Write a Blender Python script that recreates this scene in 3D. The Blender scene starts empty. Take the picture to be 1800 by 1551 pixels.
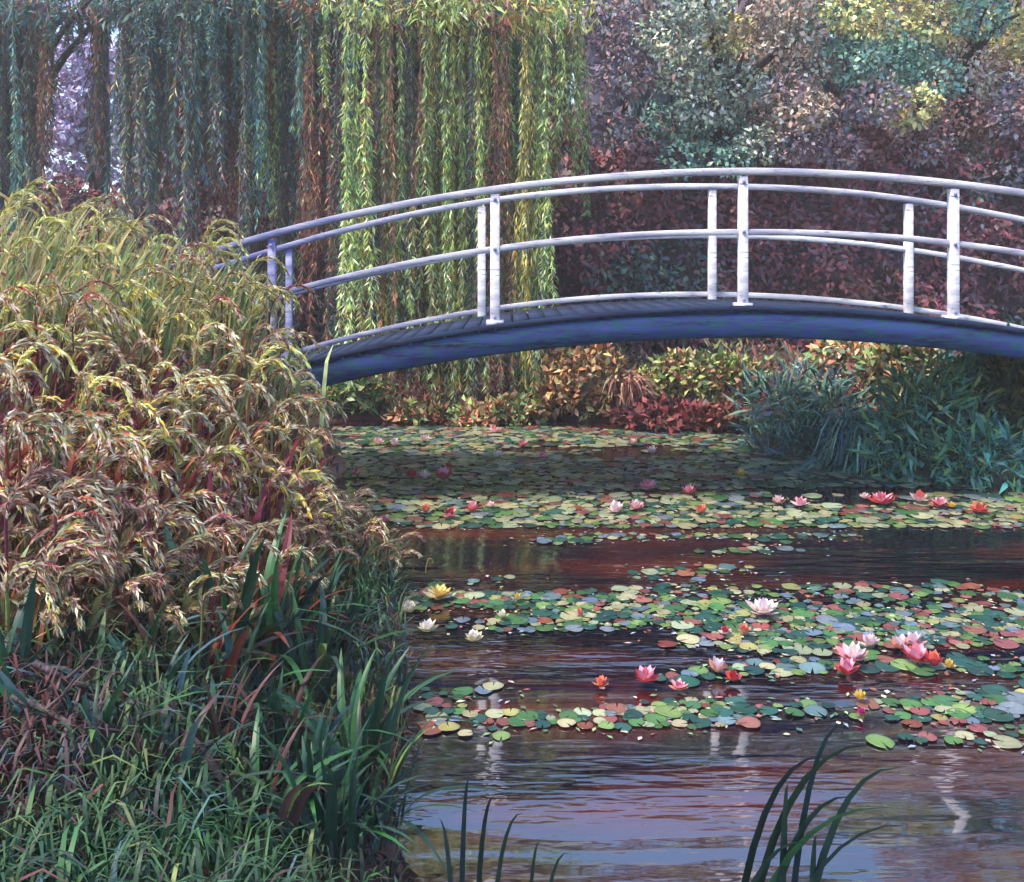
import bpy, math, random
import numpy as np

R = math.radians
random.seed(7)
rng = np.random.default_rng(11)
scene = bpy.context.scene
COL = scene.collection

# ------------------------------------------------------------------ camera
EYE, FPX, HZ, CX = 2.2, 1800.0, 450.0, 900.0      # eye height, focal length, horizon row and centre column of the photograph
cam = bpy.data.cameras.new('camera')
camo = bpy.data.objects.new('camera', cam)
COL.objects.link(camo)
camo.location = (0, 0, EYE)
camo.rotation_euler = (R(90), 0, 0)
cam.sensor_width = 36
cam.lens = 36 * FPX / 1800
cam.shift_y = -(775.5 - HZ) / 1800
cam.clip_end = 3000
scene.camera = camo

# ------------------------------------------------------------------ world, sun, exposure
SUN_EL, SUN_AZ = R(58), R(-118)                    # azimuth from +Y, clockwise: behind the camera's left shoulder
world = bpy.data.worlds.new('World')
scene.world = world
world.use_nodes = True
wn = world.node_tree.nodes
bg = wn['Background']
sky = wn.new('ShaderNodeTexSky')
sky.sky_type = 'NISHITA'
sky.sun_disc = False
sky.sun_elevation = SUN_EL
sky.sun_rotation = SUN_AZ
sky.air_density = 1.0
sky.dust_density = 0.3
sky.ozone_density = 4.0
world.node_tree.links.new(sky.outputs[0], bg.inputs[0])
bg.inputs[1].default_value = 0.135
sl = bpy.data.lights.new('sun', 'SUN')
sl.energy = 2.3
sl.angle = R(16)
sl.color = (1.0, 0.88, 0.70)
so = bpy.data.objects.new('sun', sl)
COL.objects.link(so)
so.rotation_euler = (math.pi / 2 - SUN_EL, 0, math.pi - SUN_AZ)
so.location = (-8, -8, 14)
vs = scene.view_settings
vs.view_transform = 'Standard'
vs.look = 'None'
vs.gamma = 1
vs.exposure = 1.6
scene.cycles.use_denoising = True
scene.cycles.use_adaptive_sampling = True
scene.cycles.adaptive_threshold = 0.04
scene.cycles.max_bounces = 3
scene.cycles.diffuse_bounces = 2
scene.cycles.glossy_bounces = 2
scene.cycles.transmission_bounces = 2
scene.cycles.caustics_reflective = False
scene.cycles.caustics_refractive = False


# ------------------------------------------------------------------ helpers
def lin(h):
    h = h.lstrip('#')
    v = [int(h[i:i + 2], 16) / 255 for i in (0, 2, 4)]
    return [(x / 12.92 if x <= .04045 else ((x + .055) / 1.055) ** 2.4) for x in v]


def pal(*hs):
    return np.array([lin(h) for h in hs])


def pick(p, n, w=None, jit=.16):
    """n leaf colours out of a palette, each leaf a little different"""
    w = None if w is None else np.array(w, float) / np.sum(w)
    c = p[rng.choice(len(p), n, p=w)]
    return np.clip(c * np.exp(rng.normal(0, jit, (n, 1))) * np.exp(rng.normal(0, .07, (n, 3))), 0, 1)


def at(px, py, Y):
    return ((px - CX) / FPX * Y, Y, EYE - (py - HZ) / FPX * Y)


def onwater(px, py):
    Y = EYE * FPX / (py - HZ)
    return ((px - CX) / FPX * Y, Y)


def unit(a):
    return a / np.maximum(np.linalg.norm(a, axis=-1, keepdims=True), 1e-9)


def rand_dirs(n):
    return unit(rng.normal(0, 1, (n, 3)))


class G:
    """collects quads with a colour per vertex"""

    def __init__(s):
        s.V, s.F, s.C, s.n = [], [], [], 0

    def add(s, V, F, C):
        s.V.append(V)
        s.F.append(F + s.n)
        s.C.append(C)
        s.n += len(V)

    def leaves(s, P, D, Nn, L, W, C, bend=.12):
        """one bent four-cornered leaf at every P, along D"""
        n = len(P)
        L = np.broadcast_to(np.asarray(L, float), (n,))[:, None]
        W = np.broadcast_to(np.asarray(W, float), (n,))[:, None]
        S = unit(np.cross(D, Nn))
        U = np.cross(S, D)
        V = np.empty((n, 4, 3))
        V[:, 0] = P
        V[:, 1] = P + D * L * .48 + S * W * .5 + U * L * bend
        V[:, 2] = P + D * L
        V[:, 3] = P + D * L * .48 - S * W * .5 + U * L * bend
        F = np.arange(n * 4).reshape(n, 4)
        s.add(V.reshape(-1, 3), F, np.repeat(C, 4, 0))

    def ribbons(s, Pth, S, W, C):
        """n ribbons: Pth (n,k,3), S (n,3) sideways, W (n,k) half widths, C (n,3) or (n,k,3)"""
        n, k, _ = Pth.shape
        S = S[:, None, :] if S.ndim == 2 else S
        V = np.empty((n, k, 2, 3))
        V[:, :, 0] = Pth + S * W[..., None]
        V[:, :, 1] = Pth - S * W[..., None]
        i = np.arange(k - 1)
        f = np.stack([2 * i, 2 * i + 1, 2 * i + 3, 2 * i + 2], 1)
        F = (f[None] + (np.arange(n) * 2 * k)[:, None, None]).reshape(-1, 4)
        if C.ndim == 2:
            C = np.repeat(C[:, None, :], k, 1)
        s.add(V.reshape(-1, 3), F, np.repeat(C.reshape(-1, 3), 2, 0))

    def tube(s, pts, rad, col, seg=8):
        pts = np.asarray(pts, float)
        k = len(pts)
        T = unit(np.gradient(pts, axis=0))
        ref = np.where(np.abs(T[:, 2:3]) > .9, np.array([[1., 0, 0]]), np.array([[0, 0, 1.]]))
        A = unit(np.cross(T, ref))
        B = np.cross(T, A)
        th = np.linspace(0, 2 * math.pi, seg, endpoint=False)
        rad = np.asarray(rad, float)
        V = pts[:, None] + rad[:, None, None] * (np.cos(th)[None, :, None] * A[:, None] + np.sin(th)[None, :, None] * B[:, None])
        F = []
        for i in range(k - 1):
            for j in range(seg):
                F.append([i * seg + j, i * seg + (j + 1) % seg, (i + 1) * seg + (j + 1) % seg, (i + 1) * seg + j])
        s.add(V.reshape(-1, 3), np.array(F), np.repeat(np.array([col], float), k * seg, 0))

    def box(s, lo, hi, col):
        x0, y0, z0 = lo
        x1, y1, z1 = hi
        V = np.array([[x0, y0, z0], [x1, y0, z0], [x1, y1, z0], [x0, y1, z0], [x0, y0, z1], [x1, y0, z1], [x1, y1, z1], [x0, y1, z1]], float)
        F = np.array([[0, 3, 2, 1], [4, 5, 6, 7], [0, 1, 5, 4], [1, 2, 6, 5], [2, 3, 7, 6], [3, 0, 4, 7]])
        s.add(V, F, np.repeat(np.array([col], float), 8, 0))

    def mesh(s, name, mat, smooth=False):
        V = np.concatenate(s.V)
        F = np.concatenate(s.F).astype(np.int32)
        C = np.concatenate(s.C)
        me = bpy.data.meshes.new(name)
        me.vertices.add(len(V))
        me.vertices.foreach_set('co', V.astype(np.float32).ravel())
        me.loops.add(F.size)
        me.loops.foreach_set('vertex_index', F.ravel())
        me.polygons.add(len(F))
        me.polygons.foreach_set('loop_start', np.arange(0, F.size, 4, dtype=np.int32))
        me.update(calc_edges=True)
        a = me.color_attributes.new('col', 'FLOAT_COLOR', 'POINT')
        a.data.foreach_set('color', np.concatenate([C, np.ones((len(C), 1))], 1).astype(np.float32).ravel())
        me.materials.append(mat)
        if smooth:
            me.polygons.foreach_set('use_smooth', np.ones(len(F), bool))
        return me


def put(name, me, parent=None, loc=(0, 0, 0), rz=0., sc=1.):
    o = bpy.data.objects.new(name, me)
    COL.objects.link(o)
    if parent is not None:
        o.parent = parent
    o.location = loc
    o.rotation_euler = (0, 0, rz)
    o.scale = (sc, sc, sc) if not hasattr(sc, '__len__') else sc
    return o


def tag(o, label, cat, group=None):
    o['label'] = label
    o['category'] = cat
    if group:
        o['group'] = group
    return o


def thing(name, label, cat, loc=(0, 0, 0), group=None, rz=0.):
    return tag(put(name, None, None, loc, rz), label, cat, group)


def structure(o):
    o['kind'] = 'structure'
    return o


# ------------------------------------------------------------------ materials
def new_mat(name):
    m = bpy.data.materials.new(name)
    m.use_nodes = True
    nt = m.node_tree
    return m, nt, nt.nodes['Principled BSDF'], nt.nodes['Material Output']


def leaf_mat(name, rough=.55, trans=.25, vary=.5, hue=.03, spec=.35, fine=True):
    m, nt, b, out = new_mat(name)
    N, Lk = nt.nodes, nt.links.new
    at_ = N.new('ShaderNodeAttribute')
    at_.attribute_name = 'col'
    oi = N.new('ShaderNodeObjectInfo')
    hs = N.new('ShaderNodeHueSaturation')
    mr = N.new('ShaderNodeMapRange')
    mr.inputs['To Min'].default_value = 1 - vary / 2
    mr.inputs['To Max'].default_value = 1 + vary / 2
    Lk(oi.outputs['Random'], mr.inputs['Value'])
    mh = N.new('ShaderNodeMath')
    mh.operation = 'MULTIPLY_ADD'
    mh.inputs[1].default_value = 7.13
    mh.inputs[2].default_value = 0
    fr = N.new('ShaderNodeMath')
    fr.operation = 'FRACT'
    Lk(oi.outputs['Random'], mh.inputs[0])
    Lk(mh.outputs[0], fr.inputs[0])
    mr2 = N.new('ShaderNodeMapRange')
    mr2.inputs['To Min'].default_value = .5 - hue
    mr2.inputs['To Max'].default_value = .5 + hue
    Lk(fr.outputs[0], mr2.inputs['Value'])
    Lk(mr2.outputs[0], hs.inputs['Hue'])
    Lk(mr.outputs[0], hs.inputs['Value'])
    tc = N.new('ShaderNodeTexCoord')
    nz = N.new('ShaderNodeTexNoise')
    nz.inputs['Scale'].default_value = 14
    nz.inputs['Detail'].default_value = 3
    Lk(tc.outputs['Object'], nz.inputs['Vector'])
    mr3 = N.new('ShaderNodeMapRange')
    mr3.inputs['From Min'].default_value = .3
    mr3.inputs['From Max'].default_value = .7
    mr3.inputs['To Min'].default_value = .72
    mr3.inputs['To Max'].default_value = 1.25
    Lk(nz.outputs['Fac'], mr3.inputs['Value'])
    mx = N.new('ShaderNodeMix')
    mx.data_type = 'RGBA'
    mx.blend_type = 'MULTIPLY'
    mx.inputs[0].default_value = 1
    Lk(at_.outputs['Color'], mx.inputs[6])
    Lk(mr3.outputs[0], mx.inputs[7])
    Lk(mx.outputs[2] if fine else at_.outputs['Color'], hs.inputs['Color'])
    Lk(hs.outputs[0], b.inputs['Base Color'])
    b.inputs['Roughness'].default_value = rough
    b.inputs['Specular IOR Level'].default_value = spec
    if trans > 0:
        t = N.new('ShaderNodeBsdfTranslucent')
        Lk(hs.outputs[0], t.inputs['Color'])
        ms = N.new('ShaderNodeMixShader')
        ms.inputs[0].default_value = trans
        Lk(b.outputs[0], ms.inputs[1])
        Lk(t.outputs[0], ms.inputs[2])
        Lk(ms.outputs[0], out.inputs['Surface'])
    return m


M_LEAF = leaf_mat('tree_leaf', trans=0, fine=False)
M_WILLOW = leaf_mat('willow_leaf', vary=.7, hue=.018, fine=False)
M_REED = leaf_mat('reed_blade', vary=.5)
M_PLUME = leaf_mat('reed_plume', rough=.8, trans=.35, vary=.6, hue=.025, spec=.2)
M_IRIS = leaf_mat('iris_leaf', rough=.45, trans=.2, vary=.7, hue=.018, spec=.5)
M_PAD = leaf_mat('lily_pad', rough=.3, trans=0, vary=.55, hue=.018, spec=.6)
M_PETAL = leaf_mat('petal', rough=.5, trans=.3, vary=.25, hue=.01)


def bark_mat():
    m, nt, b, out = new_mat('bark')
    N, Lk = nt.nodes, nt.links.new
    tc = N.new('ShaderNodeTexCoord')
    mp = N.new('ShaderNodeMapping')
    mp.inputs['Scale'].default_value = (9, 9, 1.6)
    nz = N.new('ShaderNodeTexNoise')
    nz.inputs['Scale'].default_value = 3
    nz.inputs['Detail'].default_value = 6
    Lk(tc.outputs['Object'], mp.inputs[0])
    Lk(mp.outputs[0], nz.inputs['Vector'])
    cr = N.new('ShaderNodeValToRGB')
    cr.color_ramp.elements[0].position = .35
    cr.color_ramp.elements[0].color = (*lin('#2e2226'), 1)
    cr.color_ramp.elements[1].position = .7
    cr.color_ramp.elements[1].color = (*lin('#75605f'), 1)
    Lk(nz.outputs['Fac'], cr.inputs[0])
    Lk(cr.outputs[0], b.inputs['Base Color'])
    bp = N.new('ShaderNodeBump')
    bp.inputs['Strength'].default_value = .8
    bp.inputs['Distance'].default_value = .04
    Lk(nz.outputs['Fac'], bp.inputs['Height'])
    Lk(bp.outputs[0], b.inputs['Normal'])
    b.inputs['Roughness'].default_value = .9
    return m


M_BARK = bark_mat()


def paint_mat(name, c0, c1, worn, amount=.5, blue=None, wear=.56):
    """old painted timber: two tones of the paint, grain, patches worn down to the wood"""
    m, nt, b, out = new_mat(name)
    N, Lk = nt.nodes, nt.links.new
    tc = N.new('ShaderNodeTexCoord')
    mp = N.new('ShaderNodeMapping')
    mp.inputs['Scale'].default_value = (1.2, 9, 9)
    Lk(tc.outputs['Object'], mp.inputs[0])
    n1 = N.new('ShaderNodeTexNoise')
    n1.inputs['Scale'].default_value = 1.3
    n1.inputs['Detail'].default_value = 5
    Lk(mp.outputs[0], n1.inputs['Vector'])
    cr = N.new('ShaderNodeValToRGB')
    cr.color_ramp.elements[0].position = .36
    cr.color_ramp.elements[0].color = (*lin(c0), 1)
    cr.color_ramp.elements[1].position = .64
    cr.color_ramp.elements[1].color = (*lin(c1), 1)
    Lk(n1.outputs['Fac'], cr.inputs[0])
    n2 = N.new('ShaderNodeTexNoise')
    n2.inputs['Scale'].default_value = 5
    n2.inputs['Detail'].default_value = 8
    n2.inputs['Roughness'].default_value = .7
    Lk(mp.outputs[0], n2.inputs['Vector'])
    cr2 = N.new('ShaderNodeValToRGB')
    cr2.color_ramp.elements[0].position = wear
    cr2.color_ramp.elements[0].color = (0, 0, 0, 1)
    cr2.color_ramp.elements[1].position = wear + .1
    cr2.color_ramp.elements[1].color = (amount, amount, amount, 1)
    Lk(n2.outputs['Fac'], cr2.inputs[0])
    mx = N.new('ShaderNodeMix')
    mx.data_type = 'RGBA'
    Lk(cr2.outputs[0], mx.inputs[0])
    Lk(cr.outputs[0], mx.inputs[6])
    mx.inputs[7].default_value = (*lin(worn), 1)
    last = mx.outputs[2]
    if blue:                                # the paint turns blue towards the left bank
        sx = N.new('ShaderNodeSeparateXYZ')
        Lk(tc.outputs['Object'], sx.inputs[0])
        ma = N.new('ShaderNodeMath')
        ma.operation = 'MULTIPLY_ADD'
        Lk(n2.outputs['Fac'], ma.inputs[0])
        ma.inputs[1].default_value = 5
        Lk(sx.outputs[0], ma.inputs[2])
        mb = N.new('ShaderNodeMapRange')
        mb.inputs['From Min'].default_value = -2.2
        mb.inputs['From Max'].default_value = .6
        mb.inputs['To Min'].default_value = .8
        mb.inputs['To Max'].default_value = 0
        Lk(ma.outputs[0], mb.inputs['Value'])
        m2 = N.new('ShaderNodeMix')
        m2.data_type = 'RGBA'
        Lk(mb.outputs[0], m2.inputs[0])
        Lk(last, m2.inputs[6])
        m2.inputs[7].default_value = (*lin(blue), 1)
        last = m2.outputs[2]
    Lk(last, b.inputs['Base Color'])
    bp = N.new('ShaderNodeBump')
    bp.inputs['Strength'].default_value = .5
    bp.inputs['Distance'].default_value = .01
    Lk(n2.outputs['Fac'], bp.inputs['Height'])
    Lk(bp.outputs[0], b.inputs['Normal'])
    b.inputs['Roughness'].default_value = .85
    b.inputs['Specular IOR Level'].default_value = .2
    return m


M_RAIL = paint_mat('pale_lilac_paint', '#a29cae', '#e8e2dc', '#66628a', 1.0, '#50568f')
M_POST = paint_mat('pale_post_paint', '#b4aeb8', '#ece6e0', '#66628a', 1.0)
M_POST_BLUE = paint_mat('blue_post_paint', '#5c5f94', '#9a98b4', '#44466c', 1.0)  # bluer, darker paint, used on the left posts and the bolts
M_BEAM = paint_mat('beam_shade_paint', '#1e143a', '#3a4484', '#235058', 1.0, None, .47)  # violet blue shade on the beams is put into their colour
M_PLANK = paint_mat('green_paint', '#24233c', '#30405a', '#2c2848', .8)


def ground_mat():
    m, nt, b, out = new_mat('bank_soil')
    N, Lk = nt.nodes, nt.links.new
    tc = N.new('ShaderNodeTexCoord')
    n1 = N.new('ShaderNodeTexNoise')
    n1.inputs['Scale'].default_value = 2.5
    n1.inputs['Detail'].default_value = 8
    Lk(tc.outputs['Object'], n1.inputs['Vector'])
    cr = N.new('ShaderNodeValToRGB')
    e = cr.color_ramp.elements
    e[0].position = .3
    e[0].color = (*lin('#3c2226'), 1)
    e[1].position = .72
    e[1].color = (*lin('#4e5a36'), 1)
    x = e.new(.48)
    x.color = (*lin('#5e3330'), 1)
    x = e.new(.6)
    x.color = (*lin('#4a3f35'), 1)
    Lk(n1.outputs['Fac'], cr.inputs[0])
    Lk(cr.outputs[0], b.inputs['Base Color'])
    bp = N.new('ShaderNodeBump')
    bp.inputs['Strength'].default_value = .9
    bp.inputs['Distance'].default_value = .08
    Lk(n1.outputs['Fac'], bp.inputs['Height'])
    Lk(bp.outputs[0], b.inputs['Normal'])
    b.inputs['Roughness'].default_value = .95
    return m


def water_mat():
    m, nt, b, out = new_mat('pond_water')
    N, Lk = nt.nodes, nt.links.new
    tc = N.new('ShaderNodeTexCoord')

    def noise(sx, sy, scale, det):
        mp = N.new('ShaderNodeMapping')
        mp.inputs['Scale'].default_value = (sx, sy, 1)
        Lk(tc.outputs['Object'], mp.inputs[0])
        n = N.new('ShaderNodeTexNoise')
        n.inputs['Scale'].default_value = scale
        n.inputs['Detail'].default_value = det
        Lk(mp.outputs[0], n.inputs['Vector'])
        return n
    a = noise(.3, 1.5, 2.0, 1)              # slow swell that breaks reflections into bands
    c = noise(.8, 3.2, 4.2, 2)              # ripples raised by a breath of wind
    mask = noise(.16, .75, 1.5, 2)          # calm water here, wind there, in drifts across the pond
    mr = N.new('ShaderNodeMapRange')
    mr.inputs['From Min'].default_value = .44
    mr.inputs['From Max'].default_value = .60
    mr.inputs['To Min'].default_value = .05
    mr.inputs['To Max'].default_value = 1.1
    Lk(mask.outputs['Fac'], mr.inputs['Value'])
    ad = N.new('ShaderNodeMath')
    ad.operation = 'MULTIPLY_ADD'
    Lk(c.outputs['Fac'], ad.inputs[0])
    Lk(mr.outputs[0], ad.inputs[1])
    Lk(a.outputs['Fac'], ad.inputs[2])
    bp = N.new('ShaderNodeBump')
    bp.inputs['Distance'].default_value = .017
    Lk(ad.outputs[0], bp.inputs['Height'])
    Lk(bp.outputs[0], b.inputs['Normal'])
    murk = noise(.45, 1.6, 1.2, 3)
    cr = N.new('ShaderNodeValToRGB')
    cr.color_ramp.elements[0].position = .46
    cr.color_ramp.elements[0].color = (*lin('#120e18'), 1)
    cr.color_ramp.elements[1].position = .7
    cr.color_ramp.elements[1].color = (*lin('#50201a'), 1)
    Lk(murk.outputs['Fac'], cr.inputs[0])
    Lk(cr.outputs[0], b.inputs['Base Color'])
    b.inputs['Roughness'].default_value = .04
    b.inputs['IOR'].default_value = 3.3
    return m


def stone_mat():
    m, nt, b, out = new_mat('pink_stone')
    N, Lk = nt.nodes, nt.links.new
    tc = N.new('ShaderNodeTexCoord')
    n1 = N.new('ShaderNodeTexNoise')
    n1.inputs['Scale'].default_value = 5
    n1.inputs['Detail'].default_value = 8
    Lk(tc.outputs['Object'], n1.inputs['Vector'])
    cr = N.new('ShaderNodeValToRGB')
    cr.color_ramp.elements[0].position = .35
    cr.color_ramp.elements[0].color = (*lin('#8d4e4c'), 1)
    cr.color_ramp.elements[1].position = .68
    cr.color_ramp.elements[1].color = (*lin('#c08f85'), 1)
    Lk(n1.outputs['Fac'], cr.inputs[0])
    Lk(cr.outputs[0], b.inputs['Base Color'])
    bp = N.new('ShaderNodeBump')
    bp.inputs['Strength'].default_value = .6
    bp.inputs['Distance'].default_value = .03
    Lk(n1.outputs['Fac'], bp.inputs['Height'])
    Lk(bp.outputs[0], b.inputs['Normal'])
    b.inputs['Roughness'].default_value = .85
    return m


# ------------------------------------------------------------------ the setting: ground with the pond in it, water
POND = np.array([(.2, 2.0), (-.35, 3.2), (-.5, 4.2), (-.55, 5.2), (-.78, 6.6), (-1.0, 7.6), (-1.5, 9.4), (-2.15, 11), (-2.7, 12.6), (-2.5, 13.6), (-1, 14.0),
                 (1.4, 13.5), (3.0, 12.5), (3.9, 11.3), (4.9, 10.0), (6.6, 9.0), (8.5, 6.5), (9.5, 3), (8, .9), (4, .6), (1.5, 1.1)])


def pond_dist(x, y):
    """signed distance to the shore, positive on land"""
    x = np.asarray(x, float)
    y = np.asarray(y, float)
    A, B = POND, np.roll(POND, -1, 0)
    best = np.full(x.shape, 1e9)
    inside = np.zeros(x.shape, bool)
    for (ax, ay), (bx, by) in zip(A, B):
        dx, dy = bx - ax, by - ay
        t = np.clip(((x - ax) * dx + (y - ay) * dy) / (dx * dx + dy * dy), 0, 1)
        best = np.minimum(best, np.hypot(x - ax - t * dx, y - ay - t * dy))
        c = ((ay > y) != (by > y)) & (x < (bx - ax) * (y - ay) / (by - ay + 1e-12) + ax)
        inside ^= c
    return np.where(inside, -best, best)


def ground_z(x, y):
    d = pond_dist(x, y)
    x = np.asarray(x, float)
    y = np.asarray(y, float)
    bump = .035 * np.sin(x * 2.1 + 1.3 * np.sin(y * 1.1)) * np.cos(y * 1.7 + x * .6)
    land = .02 + .62 * (1 - np.exp(-np.maximum(d, 0) / 1.3)) + bump * np.clip(d, 0, 1)
    return np.where(d > 0, land, np.maximum(-.7, .02 + d * .9))


def axis(lo, hi, step, far):
    core = np.arange(lo, hi + 1e-6, step)
    g = np.geomspace(1, far, 14)
    return np.concatenate([(lo - g)[::-1], core, hi + g])


gx, gy = axis(-12, 14, .2, 900), axis(-3, 24, .2, 900)
XX, YY = np.meshgrid(gx, gy)
ZZ = ground_z(XX, YY)
gm = bpy.data.meshes.new('ground')
nx, ny = len(gx), len(gy)
ii = (np.arange(ny - 1)[:, None] * nx + np.arange(nx - 1)[None]).ravel()
gm.from_pydata(np.stack([XX, YY, ZZ], -1).reshape(-1, 3).tolist(), [], np.stack([ii, ii + 1, ii + nx + 1, ii + nx], 1).tolist())
gm.polygons.foreach_set('use_smooth', np.ones(len(gm.polygons), bool))
gm.materials.append(ground_mat())
structure(put('ground', gm))

wm = bpy.data.meshes.new('water')
wm.from_pydata([(-3.6, .2, 0), (10.2, .2, 0), (10.2, 14.6, 0), (-3.6, 14.6, 0)], [], [(0, 1, 2, 3)])
wm.materials.append(water_mat())
structure(put('water', wm))

# ------------------------------------------------------------------ the arched footbridge
YN, YF, XC, RAD = 9.0, 10.9, 2.04, 15.75
X0, X1 = -3.9, 7.98


def arch(x):
    return 1.75 - (RAD - np.sqrt(RAD ** 2 - (x - XC) ** 2))


bridge = thing('footbridge', 'arched wooden footbridge with pale lilac railings and shade tinted violet blue beams over the pond', 'bridge', (XC, YN, 0))


def arched_bar(y0, y1, z0, z1, mat, name, x0=X0, x1=X1, n=60, parent=bridge):
    """a bar of rectangular section that follows the arch, edges rounded off"""
    xs = np.linspace(x0, x1, n)
    zs = arch(xs)
    c = min(y1 - y0, z1 - z0) * .18
    sec = [(y0 + c, z0), (y1 - c, z0), (y1, z0 + c), (y1, z1 - c), (y1 - c, z1), (y0 + c, z1), (y0, z1 - c), (y0, z0 + c)]
    k = len(sec)
    wob = np.interp(xs, np.linspace(x0, x1, 9), rng.normal(0, .006, 9))
    V = np.array([[x - XC, y - YN, z + zz + w] for x, z, w in zip(xs, zs, wob) for (y, zz) in sec])
    F = [[i * k + j, i * k + (j + 1) % k, (i + 1) * k + (j + 1) % k, (i + 1) * k + j] for i in range(n - 1) for j in range(k)]
    F += [[0, 1, 2, 3], [0, 3, 4, 7], [4, 5, 6, 7]]
    e = (n - 1) * k
    F += [[e + 3, e + 2, e + 1, e], [e + 7, e + 4, e + 3, e], [e + 7, e + 6, e + 5, e + 4]]
    g = G()
    g.add(V, np.array(F), np.ones((len(V), 3)))
    return put(name, g.mesh(name, mat), parent)


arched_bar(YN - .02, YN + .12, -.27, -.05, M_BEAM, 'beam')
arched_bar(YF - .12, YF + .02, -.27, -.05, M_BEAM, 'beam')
arched_bar(YN - .035, YN - .022, -.03, .012, M_PLANK, 'edge_board')
arched_bar(YF - .02, YF + .0, .014, .07, M_RAIL, 'edge_board')
for y, nm in ((YN + .05, 'near'), (YF - .05, 'far')):
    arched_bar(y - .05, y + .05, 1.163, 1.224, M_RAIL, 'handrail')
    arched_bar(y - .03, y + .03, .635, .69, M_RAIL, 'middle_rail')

pg = G()
pg.box((-.068, 0, -.02), (.068, YF - YN + .01, .02), (1, 1, 1))
plank_me = pg.mesh('plank', M_PLANK)
for x in np.arange(X0 + .08, X1 - .05, .15):
    o = put('plank', plank_me, bridge, (x - XC, -.015, float(arch(x)) - .03 + random.uniform(-.004, .004)))
    o.rotation_euler = (0, math.asin((x - XC) / RAD), 0)


def post_mesh(w, h0, h1, mat):
    c = w * .14
    sec = [(-w + c, -w), (w - c, -w), (w, -w + c), (w, w - c), (w - c, w), (-w + c, w), (-w, w - c), (-w, -w + c)]
    V = [(x * s, y * s, z) for (z, s) in ((h0, 1), (0, 1.02), (h1, .97)) for x, y in sec]
    F = [[i * 8 + j, i * 8 + (j + 1) % 8, i * 8 + 8 + (j + 1) % 8, i * 8 + 8 + j] for i in range(2) for j in range(8)]
    F += [[0, 3, 2, 1], [0, 7, 4, 3], [7, 6, 5, 4], [16, 17, 18, 19], [16, 19, 20, 23], [20, 21, 22, 23]]
    g = G()
    g.add(np.array(V, float), np.array(F), np.ones((len(V), 3)))
    return g.mesh('post', mat)


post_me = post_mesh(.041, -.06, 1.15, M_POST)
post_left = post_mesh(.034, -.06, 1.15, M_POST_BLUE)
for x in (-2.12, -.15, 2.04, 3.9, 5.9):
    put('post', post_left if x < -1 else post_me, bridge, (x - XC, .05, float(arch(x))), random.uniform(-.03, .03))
for x in (-2.36, -.32, 2.12, 4.2, 6.15):
    put('post', post_left if x < -1 else post_me, bridge, (x - XC, YF - YN - .05, float(arch(x))), random.uniform(-.03, .03))
fm = G()
fm.box((-.075, -.068, -.015), (.075, .075, .035), (1, 1, 1))
foot_me = fm.mesh('post_foot', M_RAIL)
for p in [o for o in bridge.children if o.name.startswith('post')][:5]:
    put('post_foot', foot_me, p)
bm = G()
bm.tube([(0, 0, 0), (0, -.012, 0), (0, -.016, 0)], [.016, .016, .004], (1, 1, 1), 8)
bolt_me = bm.mesh('bolt', M_POST_BLUE)
for p in [o for o in bridge.children if o.name.startswith('post')][:5]:
    for z in (.66, 1.1, .06):
        put('bolt', bolt_me, p, (0, -.041, z))
# ------------------------------------------------------------------ foliage builders


def blob_points(n, c, r, shell=.55):
    """points through an ellipsoid, more of them near its skin"""
    d = rand_dirs(n)
    t = (shell + (1 - shell) * rng.random((n, 1))) ** .8
    return np.asarray(c) + d * t * np.asarray(r), d


def leafy(g, c, r, n, P, L=.14, W=.07, w=None, up=.2, jit=.2, hang=0.):
    """a clump of n leaves round c with half axes r"""
    p, d = blob_points(n, c, r)
    D = unit(d * .6 + rng.normal(0, .6, (n, 3)) + np.array([0, 0, up - hang]))
    Nn = unit(d + rng.normal(0, .5, (n, 3)) + np.array([0, 0, .6]))
    g.leaves(p, D, Nn, L * (q := rng.uniform(.45, 1.6, n)), W * q * rng.uniform(.8, 1.2, n), pick(P, n, w, jit))


def limbs(g, base, top, r, n, spread, col=(1, 1, 1)):
    base, top = np.array(base, float), np.array(top, float)
    k = 7
    t = np.linspace(0, 1, k)[:, None]
    wob = np.cumsum(rng.normal(0, .05, (k, 3)), 0) * np.array([1, 1, 0])
    path = base + (top - base) * t + wob
    g.tube(path, r * (1.15 - .75 * t[:, 0]) * np.array([1.35, 1.05] + [1] * (k - 2)), col)
    for i in range(n):
        s = path[rng.integers(k // 2, k)]
        a = rng.random() * 6.283
        e = s + np.array([math.cos(a), math.sin(a), rng.uniform(.35, 1.0)]) * spread * rng.uniform(.6, 1)
        tt = np.linspace(0, 1, 5)[:, None]
        m = s + (e - s) * tt + np.array([0, 0, .25]) * np.sin(tt * math.pi) * spread * .4
        g.tube(m, r * .42 * (1 - .8 * tt[:, 0]), col, 6)


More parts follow.
